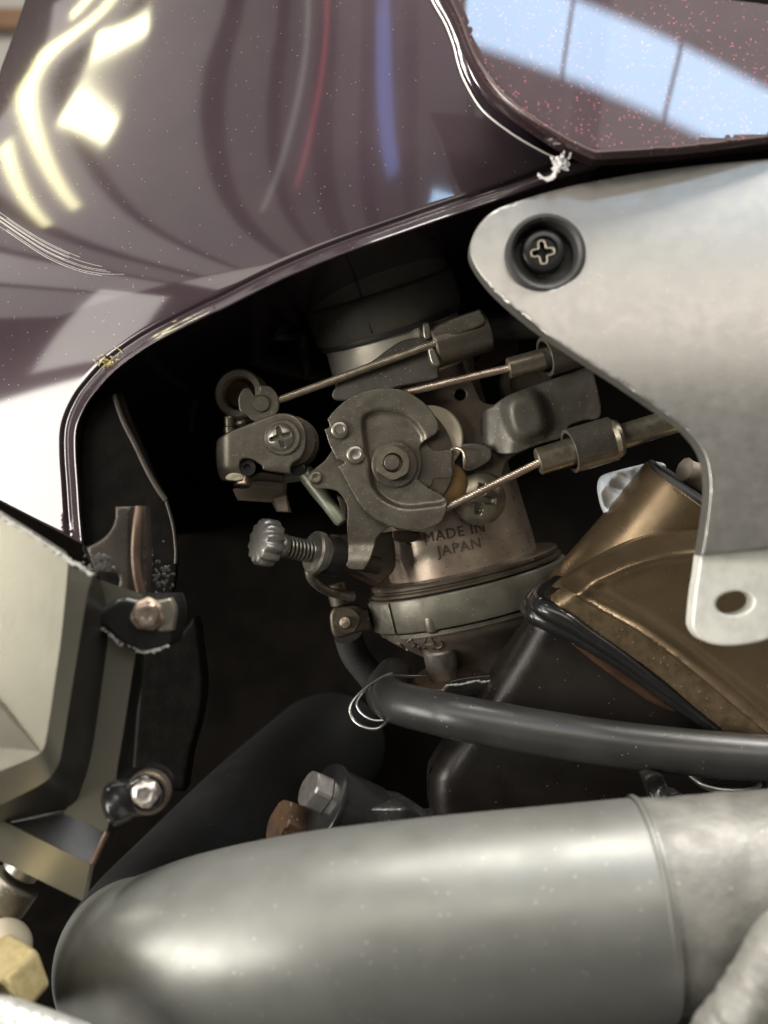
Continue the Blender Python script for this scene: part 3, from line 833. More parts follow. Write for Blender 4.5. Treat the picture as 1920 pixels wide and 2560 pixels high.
# ---- choke cable with its clamp block at the top
chk = thing('choke_cable', 'dirty grey wire cable running from upper clamp to the choke lever', 'cable', W(*t1('d', 1100, 490), 6))
rope('wire', W(*t1('1', 540, 335), -1), W(*t1('d', 1110, 488), -3), .00122, M['grey_wire'], chk)
a, b = wv('d', (1340, 420), (1900, 380), 8, 14)
lathe('sheath', a, b-a, [(4.4, 0), (4.4, (b-a).length/MM)], M['rubber'], chk, 24)
clamp = plate('clamp_bracket', T('d', [(560, 760), (600, 690), (650, 640), (760, 590), (850, 525), (930, 478), (1030, 462), (1080, 470), (1110, 500), (1112, 640), (1090, 680), (900, 720), (760, 770), (600, 790)]), 0.5, 2.5, M['arm'], carb, edge=.5, edge_px=5, step=12)
a, b = wv('d', (1075, 515), (1362, 425), 2.5, 5)
L = (b-a).length/MM
lathe('clamp_barrel', a, b-a, [(3, .1), (6.2, 0), (6.9, .6), (6.9, L-.6), (6.2, L), (4, L)], M['steel'], clamp, 40)
plate('clamp_flap', T('d', [(1085, 462), (1110, 400), (1300, 325), (1335, 330), (1352, 390), (1240, 438), (1130, 470)]), -3.5, 2, M['steel'], clamp, edge=.6, edge_px=5, step=8)
plate('clamp_finger', T('d', [(1030, 395), (1050, 384), (1068, 392), (1076, 440), (1072, 468), (1050, 476), (1034, 465), (1028, 430)]), -3, 3, M['steel_light'], clamp, edge=1.0, edge_px=6, step=5)
plate('clamp_finger', T('d', [(1056, 522), (1075, 514), (1094, 525), (1118, 575), (1122, 605), (1098, 614), (1076, 602), (1062, 565)]), -3.5, 3, M['steel_light'], clamp, edge=1.0, edge_px=6, step=5)
# stud and bits behind the upper cable
plate('backing_lug', T('d', [(1300, 600), (1380, 500), (1500, 470), (1520, 540), (1420, 600), (1340, 640)]), 22, 4, M['copper'], carb, edge=.8, edge_px=6, step=10)
lathe('bearing_boss', W(*t1('2', 690, 440), 22), (0, -1, 0), [(9, -3), (9, 0), (8, .8), (5.5, .8), (5, -1), (.1, -1)], M['steel_brown'], carb, 36)

# ---- throttle drum
DRUM = T('1', [(880, 465, 1), (930, 402), (1010, 332), (1120, 276), (1250, 250), (1380, 258), (1480, 300), (1570, 370), (1632, 455), (1650, 515), (1632, 565, 1), (1550, 615, 1), (1520, 660), (1532, 720), (1535, 790), (1505, 875, 1), (1580, 940)]) + \
       [(1108, 1241), (1118, 1262), (1104, 1303), (1069, 1321), (1032, 1327), (970, 1314), (916, 1281), (883, 1234), (862, 1195), (845, 1166, 1), (862, 1156), (842, 1148, 1), (825, 1115), (811, 1073, 1), (824, 1066)]
RECESS = smooth_line(T('1', [(1125, 470), (1165, 425), (1250, 402), (1390, 425), (1490, 490), (1545, 570), (1575, 640), (1800, 760), (1720, 1020), (1560, 1068), (1400, 1075), (1270, 1020), (1190, 920), (1160, 760), (1135, 600)]), 6)
def drum_d(x, y):
    s = dist_line(x, y, RECESS, True)*np.where(inside(x, y, RECESS), 1, -1)
    return 1.9*sstep(-5, 9, s)
drum = relief('throttle_drum', smooth_line(DRUM, 6), drum_d, M['steel'], carb, 5, 1.6, edge=.35, edge_px=3, smooth=50)
# second flange of the drum and the cable groove between the two
D2 = [(x+5, y+4) for x, y in smooth_line(T('1', [(905, 470), (1010, 345), (1250, 262), (1480, 312), (1632, 470), (1640, 560), (1700, 700), (1660, 900), (1680, 1010)])+[(1108, 1250), (1100, 1298), (1030, 1322), (970, 1310), (890, 1230), (850, 1160)], 5)]
relief('rear_flange', D2, 5.2, M['steel_brown'], drum, 14, 1.4, edge=.3, edge_px=3)
lathe('drum_core', W(985, 1150, 5), (0, -1, 0), [(19.0, 0), (19.0, 1.3)], M['steel_brown'], drum, 48)
nx, ny = t1('1', 1325, 772)
lathe('washer', W(nx+7, ny+2, 2.0), (0, -1, 0), [(7.3, 0), (7.3, .9), (6.9, 1.2), (3, 1.2)], M['steel'], drum, 40)
hexa('nut', W(nx+1, ny, .9), (.06, -1, .04), 5.75, 3.6, M['passivated'], drum, .45, 3.1)
lathe('stud', W(nx, ny-2, -1), (.06, -1, .04), [(2.55, -1), (2.55, 1.6), (2.2, 2.0), (.1, 2.05)], M['steel'], drum, 28)
rivet('rivet', *t1('1', 965, 540), .3, 23.5, M['steel_light'], drum, 1.9)
rivet('rivet', *t1('1', 1075, 710), .3, 24, M['steel_light'], drum, 1.6)

# ---- throttle lever behind the drum, with its stop foot
LEV = T('1', [(1000, 560, 1), (905, 690), (860, 752), (800, 800), (752, 850), (760, 905), (800, 945), (890, 947), (955, 968), (1005, 1035), (1020, 1100), (1016, 1200), (1022, 1330), (1020, 1440), (1008, 1472, 1), (1040, 1500), (1130, 1506, 1), (1172, 1440), (1205, 1345), (1222, 1282), (1290, 1222, 1), (1400, 1120), (1400, 700)])
def lev_d(x, y):
    return 2.6-2.2*sstep(880+1330*.3617-6, 880+1350*.3617+40, y)
lev = relief('throttle_lever', smooth_line(LEV, 5), lev_d, M['steel'], carb, 8, 1.8, edge=.35, edge_px=3)
rivet('rivet', *t1('1', 803, 868), 2.4, 15.5, M['steel'], lev, .9)

# ---- pivot bits right of the nut: return spring, cream spacer, tab
lathe('spacer', W(*t1('2', 165, 735), 6.5), (0, -1, 0), [(10.5, -3), (10.5, 1), (9.9, 1.6), (5, 1.6)], M['cream'], carb, 40)
plate('drum_plate', T('2', [(60, 760), (130, 745), (190, 800), (280, 800), (285, 870), (280, 945), (190, 955), (160, 1000), (60, 1000)]), 3.4, 1.6, M['steel'], carb, edge=.3, edge_px=3, step=10)
plate('spring_tab', T('2', [(335, 770), (430, 762), (498, 790, 1), (492, 850), (400, 905), (350, 900), (340, 830)]), 5, 2, M['steel'], carb, edge=.4, edge_px=3, step=8)
tube('return_spring', path([t1('2', 270, 800)+(5,), t1('2', 310, 786)+(2,), t1('2', 345, 806)+(1,), t1('2', 357, 850)+(1,), t1('2', 353, 895)+(4,)], 8), .00055, M['copper_wire'], carb, 8)
lathe('spring_coil', W(*t1('2', 240, 985), 6), (.1, -1, 0), [(7.5, -2), (7.5, 1), (6.5, 1.6), (4, 1.5)], M['ochre'], carb, 32)

# ---- choke lever group, left
CH = T('1', [(112, 640), (128, 600), (200, 552), (330, 500), (450, 452), (560, 422), (650, 440), (712, 500), (736, 585), (725, 680), (690, 738), (645, 768), (626, 800), (630, 845, 1), (530, 832), (440, 815), (425, 785), (360, 745), (310, 738), (280, 755), (275, 800), (300, 850), (320, 870), (300, 886), (230, 893), (160, 888), (128, 850), (110, 740)])
ch = relief('choke_lever', smooth_line(CH, 6), lambda x, y: -3+2.5*sstep(585, 535, x)**2+2.0*sstep(1165, 1205, y), M['steel'], carb, 6, 2.2, edge=.6, edge_px=5)
lathe('washer', W(*t1('1', 572, 590), -2.8), (0, -1, 0), [(5.6, 0), (5.6, .8), (5.2, 1.1), (2, 1.1)], M['steel'], ch, 36)
phillips('screw', *t1('1', 560, 590), -3.4, 4.9, 2.3, M['steel_light'], ch, rot=.25, cw=.17, cl=.72, sink=2.1)
lathe('spool', W(*t1('1', 640, 630), 12), (.0, -1, 0), [(8.6, -4), (8.6, 1), (7, 1.2), (7, 4.5), (8.2, 4.8), (8.2, 6.2), (7.2, 6.6), (7.2, 9), (8.0, 9.2), (8.0, 11), (6, 11.5)], M['steel_brown'], carb, 48)
plate('notch_plate', T('1', [(625, 790), (680, 770), (730, 790), (720, 840), (650, 850)]), 2, 3, M['black_cast'], carb, edge=.5, edge_px=4, step=7)
HK = T('1', [(408, 228, 1), (480, 236), (532, 290), (548, 360), (530, 425), (480, 465), (380, 480), (325, 440), (276, 410), (266, 320), (300, 252), (345, 248, 1), (372, 300, 1), (398, 300, 1), (412, 270)])
hk = plate('hook', HK, -2.5, 2.4, M['steel'], carb, n=5, edge=.4, edge_px=3, step=8)
lathe('stud', W(*t1('1', 425, 358), -2.2), (0, -1, 0), [(2.65, -2), (2.65, .9), (2.4, 1.2), (.1, 1.25)], M['steel'], hk, 28)
# bushing ring behind the hook
rg = lathe('bushing', W(*t1('1', 268, 285), 9), (-.14, -1, .05), [(5.2, -9), (5.2, -.5), (5.6, .3), (7.4, .6), (8.0, -.2), (8.0, -9)], M['ring'], carb, 48, cap=False)
lathe('core', W(*t1('1', 268, 290), 13), (-.14, -1, .05), [(5.1, -1), (4.2, .5), (.1, 1.5)], M['ochre'], rg, 32, cap=False)
lathe('set_screw', W(*t1('1', 205, 540), 4), (-.05, 0, 1), [(2.0, -1), (2.0, .8), (1.6, 1.0), (1.75, 1.6), (1.6, 2.1), (1.75, 2.6), (1.6, 3.1), (1.75, 3.6), (1.6, 4.1), (1.5, 4.4)], M['passivated'], carb, 24)
tube('brass_tongue', path([t1('1', 240, 500)+(6,), t1('1', 300, 485)+(4,), t1('1', 350, 470)+(6,)], 6), .0014, M['passivated'], carb, 10)
# slot-head screw and paint mark under the lever
ss = lathe('slot_screw', W(*t1('1', 292, 888), 1), (.08, -.25, -1), [(2.7, -1), (2.7, 1.6), (2.4, 2.0), (.1, 2.0)], M['bolt'], carb, 28)
plate('slot', T('1', [(232, 925, 1), (272, 918, 1), (275, 938, 1), (236, 945, 1)]), -1.6, .5, M['void'], ss, n=1, edge=0, step=6)
plate('paint_mark', T('1', [(178, 862), (215, 838), (280, 842), (300, 866), (290, 884), (230, 890), (185, 882)]), -2.6, 1.2, M['white_paint'], ch, edge=.25, edge_px=3, step=6)
lathe('lever_pin', W(*t1('1', 330, 800), 0), (0, -1, 0), [(2.6, -1), (2.6, 1.2), (1.2, 1.2), (1.0, .2), (.1, .2)], M['black_cast'], ch, 24)
# tan sensor connector
cn = plate('connector', T('1', [(225, 950, 1), (380, 850, 1), (420, 825, 1), (590, 850, 1), (580, 960, 1), (600, 1050, 1), (615, 1108, 1), (530, 1105, 1), (495, 1040, 1), (260, 1025, 1)]), 16, 9, M['tan'], carb, n=1, edge=.7, edge_px=5, step=9)
plate('rib', T('1', [(370, 885, 1), (575, 900, 1), (570, 950, 1), (350, 930, 1)]), 14.5, 2, M['tan'], cn, n=1, edge=.4, edge_px=3, step=9)
plate('foot', T('1', [(500, 1010, 1), (590, 990, 1), (612, 1105, 1), (535, 1100, 1)]), 13.5, 3, M['tan'], cn, n=1, edge=.4, edge_px=3, step=9)
# grey-green link rod
a, b = wv('1', (770, 900), (985, 1180), 14, 10)
lathe('link_rod', a, b-a, [(2.6, -12), (2.6, 4), (2.3, 10), (2.3, (b-a).length/MM-1), (1.8, (b-a).length/MM)], M['sage'], carb, 20)
a, b = wv('1', (600, 860), (770, 835), 17, 14)
lathe('link_arm', a, b-a, [(2.2, 0), (2.2, (b-a).length/MM)], M['sage'], carb, 16)
plate('link_web', T('1', [(945, 990, 1), (1010, 1030), (1010, 1160, 1), (985, 1120)]), 9, 3, M['steel_brown'], carb, edge=.3, edge_px=3, step=9)

# ---- idle speed screw
IA = (W(*t1('1', 1000, 1425), 9)-W(*t1('1', 470, 1315), -6)).normalized()
ik0 = W(*t1('1', 462, 1318), -6)
def scallop(r, h, th): return r*(1-.13*(.5+.5*math.cos(th*12))**1.3) if r > 5 else r
idle = thing('idle_screw', 'scalloped metal idle screw knob with black spring, left of the carburettor', 'adjuster screw', ik0)
kn = lathe('knob', ik0, IA, [(.1, -3.6), (4.5, -3.5), (6.6, -3.0), (7.4, -2.0), (7.5, 1.6), (6.9, 2.6), (3.6, 2.8), (3.4, 3.5)], M['knob'], idle, 120, scallop)
lathe('collar', ik0+IA*.0040, IA, [(2, 0), (3.6, .1), (3.9, .8), (3.9, 2.0), (3.5, 2.6), (2, 2.7)], M['steel_light'], idle, 36)
N = 150; hp = []
a_, u_, v_ = basis(IA)
for i in range(N+1):
    t = i/N; th = 2*math.pi*7.2*t
    hp.append(ik0+IA*((6.4+9.6*t)*MM)+(u_*math.cos(th)+v_*math.sin(th))*(3.15*MM))
tube('spring', hp, .00048, M['steel_light'], idle, 8)
lathe('shaft', ik0+IA*.006, IA, [(2.2, 0), (2.2, 12)], M['void'], idle, 24)
hold = lathe('screw_holder', ik0+IA*.0162, IA, [(3, -.2), (6.2, 0), (6.9, .6), (6.9, 2.4), (6.4, 2.8), (5.8, 3.2), (5.8, 5.6), (5.2, 6.2), (4.2, 6.2)], M['steel_light'], carb, 44)
lathe('bush', ik0+IA*.0205, IA, [(6.3, 0), (6.4, .5), (6.4, 5.0), (5.4, 5.6), (3, 5.6)], M['black_cast'], hold, 40)
lathe('barrel', ik0+IA*.0255, IA, [(4.9, 0), (4.9, 6), (2.9, 6.4), (2.9, 16)], M['steel_brown'], hold, 32)
tube('stay', path([t1('1', 755, 1490)+(6,), t1('1', 770, 1560)+(7,), t1('1', 830, 1620)+(12,), t1('1', 920, 1665)+(18,), t1('1', 1060, 1690)+(22,)], 8), .0016, M['steel_light'], hold, 12)
a, b = wv('1', (1060, 1528), (1240, 1622), 12, 18)
tube('link_strip', [a, b], .0009, M['copper'], carb, 10)
plate('rear_shield', T('1', [(1180, 1260, 1), (1330, 1240, 1), (1350, 1480), (1240, 1610, 1), (1040, 1530, 1), (900, 1500, 1), (900, 1260, 1)]), 20, 3, M['steel_brown'], carb, edge=.5, edge_px=4, step=12)
lathe('lower_nut', W(*t1('3', 520, 545), 36), AX, [(3.6, -1), (3.6, 3), (3.0, 3.4), (3.2, 6)], M['steel_brown'], carb, 20)

# dim wing bolt and pipe behind, upper left of the carburettor
wb = thing('wing_bolt', 'dim dark thumb bolt under the tank, left of the intake boot', 'bolt', W(*t1('n', 400, 440), 40))
lathe('head', W(*t1('n', 360, 450), 40), (.05, -.35, 1), [(.1, -1.6), (7.2, -1.5), (8.3, -.6), (8.3, .8), (7.4, 1.6), (.1, 1.7)], M['steel_brown'], wb, 36)
lathe('head_cap', W(*t1('n', 340, 250), 42), (.05, -.35, 1), [(.1, -1.6), (5.2, -1.5), (5.8, 0), (5.0, 1.5), (.1, 1.7)], M['steel_brown'], wb, 32)
lathe('shank', W(*t1('n', 690, 560), 42), (.08, 0, -1), [(2.2, -2), (2.4, 0), (2.2, .6), (2.4, 1.2), (2.2, 1.8), (2.4, 2.4), (2.2, 3), (2.4, 3.6), (2.2, 9), (2.2, 12)], M['steel_brown'], wb, 20)
tag(tube('breather_pipe', path([(380, 800, 60), (620, 880, 60), (760, 920, 55), (860, 945, 50)], 6), .0045, M['dim'], None, 14), 'dim dark pipe crossing behind the choke lever', 'pipe')
tag(plate('copper_tab', T('l', [(855, 255), (895, 260), (885, 330), (860, 470), (835, 480), (830, 400), (850, 300)]), 70, 2, M['dim'], None, edge=.4, edge_px=4, step=8), 'small dim copper tab deep in the dark, left of the choke', 'tab')

# ================================================================== BRONZE HOUSING (right)
hs = thing('bronze_housing', 'bronze painted housing with round neck over a black lower shell', 'housing', W(1650, 1600, -10))
# neck
na, nb = W(*t1('7', 1205, 285), 8), W(*t1('7', 615, 1030), 20)
lathe('neck', na, nb-na, [(17.4, 0), (18.2, .5), (18.4, 2), (18.8, 20), (20.5, 45), (23, 62)], M['bronze'], hs, 64)
lathe('neck_cap', na, na-nb, [(17.8, -.4), (17.6, .8), (16.8, 1.2), (.1, 1.4)], M['rubber'], hs, 48, cap=False)
tag(tube('rough_rod', path([t1('7', 1150, 130)+(8,), t1('7', 1230, 180)+(10,), t1('7', 1340, 250)+(12,)], 6), .0042, M['ring'], None, 12, rfun=lambda t, a: 1+.12*math.sin(9*t+2*a)), 'rough grey brown rod end above the bronze neck', 'rod')
RIDGE = smooth_line(T('7', [(330, 900), (430, 855), (510, 815), (600, 752), (700, 700), (830, 645), (1000, 600), (1250, 575), (1500, 570)]), 6, False)
CREASE = T('7', [(395, 850), (450, 880), (520, 925), (650, 1000), (870, 1125), (1100, 1290), (1300, 1450), (1500, 1620), (1659, 1750), (1850, 1910)])
SH = smooth_line(T('7', [(365, 855, 1), (420, 800), (520, 735), (640, 665), (800, 585), (1000, 520), (1300, 495), (1850, 490, 1), (1850, 1910, 1)]), 6)[:-6]+[p for p in smooth_line(CREASE[::-1], 5, False)]
def shell_d(x, y):
    yr = np.interp(x, [p[0] for p in RIDGE], [p[1] for p in RIDGE])
    s_ = (y-yr)*.8                                    # below the ridge positive
    d = -24-.05*(y-1500)/8-.03*(x-1600)/8
    d = d+15*sstep(26, -46, s_)-1.2*np.exp(-((s_-20)/16)**2)
    c = dist_line(x, y, CREASE)
    d = d+1.3*np.exp(-((c-34)/22)**2)-.8*np.exp(-(c/9)**2)
    return d
relief('upper_shell', SH, shell_d, M['bronze'], hs, 7, 8, edge=1.0, edge_px=6, smooth=70)
def cr_d(p): return (p[0], p[1], float(shell_d(np.array([p[0]]), np.array([p[1]]))[0])+.6)
cl0 = [cr_d(p) for p in smooth_line(CREASE, 5, False)]
cl1 = [t1('7', a, b)+(d,) for a, b, d in ((330, 905, -19), (360, 945, -22), (480, 1030, -23), (640, 1145, -23.5), (870, 1300, -24), (1050, 1440, -24), (1200, 1570, -24.5), (1350, 1690, -24.5), (1560, 1850, -25))]
cl1 = smooth3(cl1, 5)
rb = loft('rim', [cl0, [((p[0]+q[0])/2, (p[1]+q[1])/2, (p[2]+q[2])/2-.5) for p, q in zip([cl0[int(k*(len(cl0)-1)/40)] for k in range(41)], [cl1[int(k*(len(cl1)-1)/40)] for k in range(41)])], cl1], M['bronze_rough'], hs, 70, 50, label='chipped bronze rim')
crm = []
for i in range(150):
    k = random.random()**.7; p = cl1[int(k*(len(cl1)-1))]; q = cl0[int(k*(len(cl0)-1))]; f = random.random()**1.5*.8
    x, y, d = [p[c]*(1-f)+q[c]*f for c in (0, 1, 2)]
    crm.append(chip(x, y, d-.1, random.uniform(1, 4), .25))
mk('chips', *merge(crm), M['bronze_rough'], hs, 60)
# glossy black gasket that wraps the corner
GK = [t1('7', a, b)+(d,) for a, b, d in ((380, 850, 6), (290, 905, -6), (262, 950, -14), (300, 985, -20), (420, 1045, -22.5), (560, 1140, -23), (760, 1275, -23.5), (980, 1440, -24), (1180, 1590, -24), (1340, 1715, -24))]
gp = path(GK, 10)
tube('gasket', gp, [.0030*(1-k/len(gp))+.0009 for k in range(len(gp))], M['black_plastic'], hs, 16)
GK2 = [t1('7', a, b)+(d,) for a, b, d in ((300, 895, 0), (225, 965, -8), (240, 1010, -15), (300, 1050, -18), (420, 1110, -20), (560, 1190, -20.5), (760, 1318, -21), (980, 1480, -21.5), (1180, 1625, -22), (1340, 1745, -22))]
gp = path(GK2, 10)
tube('gasket_lip', gp, [.0034*(1-k/len(gp))+.0008 for k in range(len(gp))], M['black_plastic'], hs, 16)
# lower shell
LS = smooth_line(T('7', [(240, 1020, 1), (330, 1060), (500, 1150), (800, 1350), (1100, 1580), (1350, 1760, 1)])+T('e', [(1659, 420, 1), (1659, 760, 1), (1100, 760, 1), (160, 790, 1), (135, 690), (128, 610), (130, 520), (150, 470), (230, 350), (360, 170), (480, -20)]), 6)
LEDGE = T('e', [(150, 800), (135, 690), (128, 610), (130, 520), (150, 470), (230, 350), (360, 170), (480, -20), (560, -160)])
def low_d(x, y):
    f = dist_line(x, y, LEDGE)
    return -13+12*(1-np.sqrt(np.clip(1-np.clip(1-f/75, 0, 1)**2, 0, 1)))-.02*(x-1300)/8
relief('lower_shell', LS, low_d, M['dark_bronze'], hs, 9, 12, edge=.6, edge_px=4, smooth=60, label='black lower shell with rounded left edge')
relief('painted_reflection', smooth_line(T('7', [(400, 1115), (480, 1150), (560, 1195), (800, 1350), (1000, 1510), (1110, 1610), (1000, 1580), (900, 1525), (700, 1385), (520, 1245), (440, 1170)]), 5), lambda x, y: -17.5+0*x, M['shell_gleam'], hs, 8, 3, edge=1.2, edge_px=9, smooth=60, label='coppery reflection on the lower shell, laid on as a strip')  # bronze mirrored in the black shell, put in as a coloured strip
# black flap behind the hose
tag(plate('rubber_flap', T('9', [(1030, 880), (1100, 800), (1160, 735), (1400, 690), (1640, 670), (1700, 680, 1), (1650, 930, 1), (1040, 930, 1)]), 6, 3, M['black_cast'], None, edge=.8, edge_px=5, step=9), 'black rubber flap under the drain plug, behind the hose', 'flap')
tag(tube('flap_crust', path([t1('9', 1042, 865)+(2,), t1('9', 1100, 802)+(1,), t1('9', 1250, 790)+(1,), t1('9', 1440, 748)+(1,), t1('9', 1490, 762)+(1,), t1('9', 1620, 745)+(1,)], 10), .0004, M['peel'], None, 8, rfun=lambda t, a: 1+.4*math.sin(60*t)*math.sin(23*t)), 'thin whitish crust along the rubber flap edge', 'crust')

# crumpled white plastic deep on the right
WP = smooth_line(T('2', [(1085, 985), (1110, 935), (1200, 905), (1300, 880), (1400, 862), (1450, 880), (1430, 915), (1370, 940), (1300, 1010), (1230, 1090), (1140, 1148), (1110, 1120), (1090, 1050)]), 6)
def wp_d(x, y): return 8+1.2*np.abs(np.sin(x/31+y/37))*3+1.0*np.abs(np.sin(x/23-y/19+1))*2+.5*np.sin(y/9)
tag(relief('plastic_scrap', WP, wp_d, M['white'], None, 6, 2.5, edge=2, edge_px=9, smooth=60), 'crumpled white plastic scrap behind the bronze neck', 'plastic')

# ================================================================== BLACK HOSE AND ITS CLIP
HP = [(985, 1690, 40), (964, 1722, 24), (972, 1746, 6), (1010, 1762, -6), (1085, 1780, -16), (1166, 1798, -22), (1388, 1838, -28), (1610, 1869, -30), (1920, 1896, -32), (2350, 1915, -32)]
hose = tube('hose', path(HP, 10), [.0066]*91, M['hose'], None, 40)
hose.data.materials[0] = M['hose']
tag(hose, 'thick black rubber hose curving across below the carburettor', 'hose')
clipo = thing('hose_clip', 'thin bent wire spring clip round the hose end', 'clip', W(900, 1780, 0))
tube('wire_loop', path([t1('3', 960, 936)+(22,), t1('3', 900, 936)+(18,), t1('3', 760, 936)+(10,), t1('3', 680, 972)+(6,), t1('3', 603, 1040)+(2,), t1('3', 571, 1100)+(0,), t1('3', 588, 1160)+(-1,), t1('3', 640, 1197)+(-3,), t1('3', 710, 1206)+(-4,), t1('3', 775, 1163)+(-2,)], 10), .00055, M['clip_wire'], clipo, 10)
tube('wire_loop', path([t1('3', 790, 918)+(14,), t1('3', 700, 955)+(11,), t1('3', 625, 1035)+(8,), t1('3', 606, 1085)+(6,), t1('3', 640, 1135)+(4,), t1('3', 700, 1163)+(2,), t1('3', 772, 1160)+(0,)], 10), .0005, M['clip_wire'], clipo, 10)
# dark small hose and orange lead going down behind the bowl
tag(tube('drain_hose', path([t1('3', 560, 720)+(52,), t1('3', 600, 830)+(56,), t1('3', 700, 960)+(60,), t1('3', 790, 1100)+(70,)], 8), .0052, M['rubber'], None, 18), 'dim brown black drain hose behind the float bowl', 'hose')
# ================================================================== FRAME TUBE ACROSS THE BOTTOM
tubeo = thing('frame_tube', 'thick satin grey frame tube bending across the bottom', 'frame tube', W(900, 2350, -60))
TP = [(1632, 2268, -78), (1400, 2290, -78), (1100, 2318, -77), (800, 2350, -73), (560, 2388, -62), (415, 2420, -42), (355, 2420, -16), (380, 2350, 12), (470, 2240, 42), (640, 2050, 88), (800, 1890, 145), (880, 1810, 175)]
pp = path(TP, 10)
k_ = 62
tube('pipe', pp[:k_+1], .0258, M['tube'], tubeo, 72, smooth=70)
tube('rear_pipe', pp[k_:], .02575, M['tube_dark'], tubeo, 72, smooth=70, label='darker length of tube running back into the bay')  # rear length coloured darker than the front
a = W(1626, 2262, -78); b = W(1400, 2284, -78)
lathe('end_lip', a, a-b, [(25.7, -1.4), (25.9, -1.0), (25.9, -.5), (25.6, -.1), (24.2, 0)], M['tube'], tubeo, 72, cap=False)
pp2 = [W(1600, 2265, -78), W(1700, 2256, -78), W(1820, 2246, -77), W(1960, 2234, -76), W(2400, 2200, -75)]
tube('casting', [Vector(p) for p in smooth3(pp2, 12)],   .0248, M['weld'], tubeo, 72, rfun=lambda t, a: 1+.006*math.sin(13*t+3*a)+.004*math.sin(31*t+5*a)+.004*math.sin(7*a), label='rougher cast end beyond the joint')
# weld bead in front, bottom right
wb_ = [t1('k', *q)+(d,) for q, d in (((640, 2300), -108), ((760, 2120), -110), ((900, 1930), -112), ((1050, 1720), -112), ((1130, 1560), -112), ((1230, 1400), -112), ((1420, 1180), -112), ((1700, 900), -110))]
wb_ = [(x+70, y+40, d) for x, y, d in wb_]
tube('weld_bead', path(wb_, 14), .0074, M['weld'], tubeo, 24, rfun=lambda t, a: 1+.07*noise.noise(Vector((t*6, math.cos(a)*1.2, math.sin(a)*1.2)))+.05*noise.noise(Vector((t*21, math.cos(a)*3, math.sin(a)*3+5))), label='lumpy weld bead at the lower right corner')

# ================================================================== BLACK LEVER HOUSING ON THE TUBE
lv = thing('cast_bracket', 'small black cast bracket with a bright hex bolt, behind the frame tube', 'bracket', W(860, 2030, -40))
ba, bb_ = W(*t1('6', 400, 480), -36), W(*t1('6', 680, 570), -30)
BA = (W(*t1('6', 700, 500), -30)-W(*t1('6', 400, 370), -36)).normalized()
hexa('bolt', W(*t1('6', 425, 345), -36), -BA, 5.6, 5.2, M['bolt_silver'], lv, .1)
lathe('bolt_washer', W(*t1('6', 425, 400), -36), -BA, [(11, -1), (11.6, -.6), (11.6, .4), (11, .8), (2, .9)], M['black_plastic'], lv, 40)
lathe('barrel', W(*t1('6', 425, 410), -35), BA, [(11.2, 0), (11.2, 14.5), (10.8, 15)], M['black_plastic'], lv, 48)
relief('cast_arm', smooth_line(T('6', [(600, 640), (690, 405), (740, 358, 1), (880, 378), (920, 395), (1000, 445), (1060, 485), (1120, 490), (1120, 640, 1)]), 6),
       lambda x, y: -40+5*sstep(1000, 1060, x)+6*sstep(2025, 1995, y), M['cast_black_bright'], lv, 6, 9, edge=1.6, edge_px=8)
hexa('rusty_nut', W(*t1('6', 260, 560), -30), -BA, 7.0, 6.5, M['rust'], lv, .2)
lathe('nut_collar', W(*t1('6', 275, 565), -30), BA, [(8.2, -.5), (8.6, 0), (8.6, 2.4), (8.0, 2.8)], M['rust'], lv, 36)
lathe('spacer', W(*t1('6', 325, 590), -30), BA, [(9.4, -1.5), (9.4, 5)], M['bolt_silver'], lv, 36)

# black clip and bright arc, right, between hose and tube
tag(relief('rubber_clip', smooth_line(T('p', [(480, 150, 1), (560, 125), (660, 140), (690, 200), (740, 290), (800, 305), (880, 350), (970, 415, 1), (900, 470), (600, 470), (560, 380), (520, 260)]), 5), lambda x, y: -40+2*np.sin(x/13)+1.5*np.sin(y/11+x/19), M['black_cast'], None, 6, 5, edge=1.5, edge_px=8), 'torn black rubber clip between hose and frame tube', 'clip')
tag(tube('bright_rim', path([t1('p', 940, 148)+(-22,), t1('p', 1050, 228)+(-26,), t1('p', 1200, 278)+(-28,), t1('p', 1380, 283)+(-28,), t1('p', 1500, 258)+(-27,), t1('p', 1570, 228)+(-25,)], 10), .0012, M['clip_wire'], None, 10), 'bright curved metal rim in the dark under the hose', 'metal rim')

# ================================================================== ENGINE COVER (left)
ec = thing('engine_cover', 'bronze grey stepped engine cover with peeling black edges, left', 'engine cover', W(100, 1800, -60))
def Z(z, pts): return [t1(z, p[0], p[1])+(p[2],) for p in pts]
S1 = smooth3
def tl(P): return [(p[0], p[1], p[2]+.15*(231-p[0])/10.3) for p in P]
Lm = [(-140, 1160, -80), (-140, 1500, -86), (-140, 1800, -84), (-140, 1950, -83), (-140, 1990, -82), (-140, 2010, -81)]
face_in = S1(Z('4', [(470, 590, -82), (455, 760, -82.5), (420, 1100, -83), (370, 1450, -83), (320, 1780, -83)])+Z('4', [(290, 1870, -83), (200, 1930, -83), (0, 2010, -83), (-300, 2130, -83)]), 6)
face_out = S1(Z('4', [(645, 655, -78), (605, 780, -79), (560, 1050, -79), (490, 1480, -79), (425, 1880, -79)])+Z('4', [(390, 1990, -79), (300, 2092, -79), (0, 2247, -79), (-300, 2390, -79)]), 6)
wall_lo = S1(Z('4', [(690, 690, -62), (735, 860, -62), (745, 1080, -62), (720, 1300, -62), (640, 1850, -62)])+Z('5', [(610, 190, -62), (500, 350, -62), (0, 475, -64), (-300, 560, -64)]), 6)
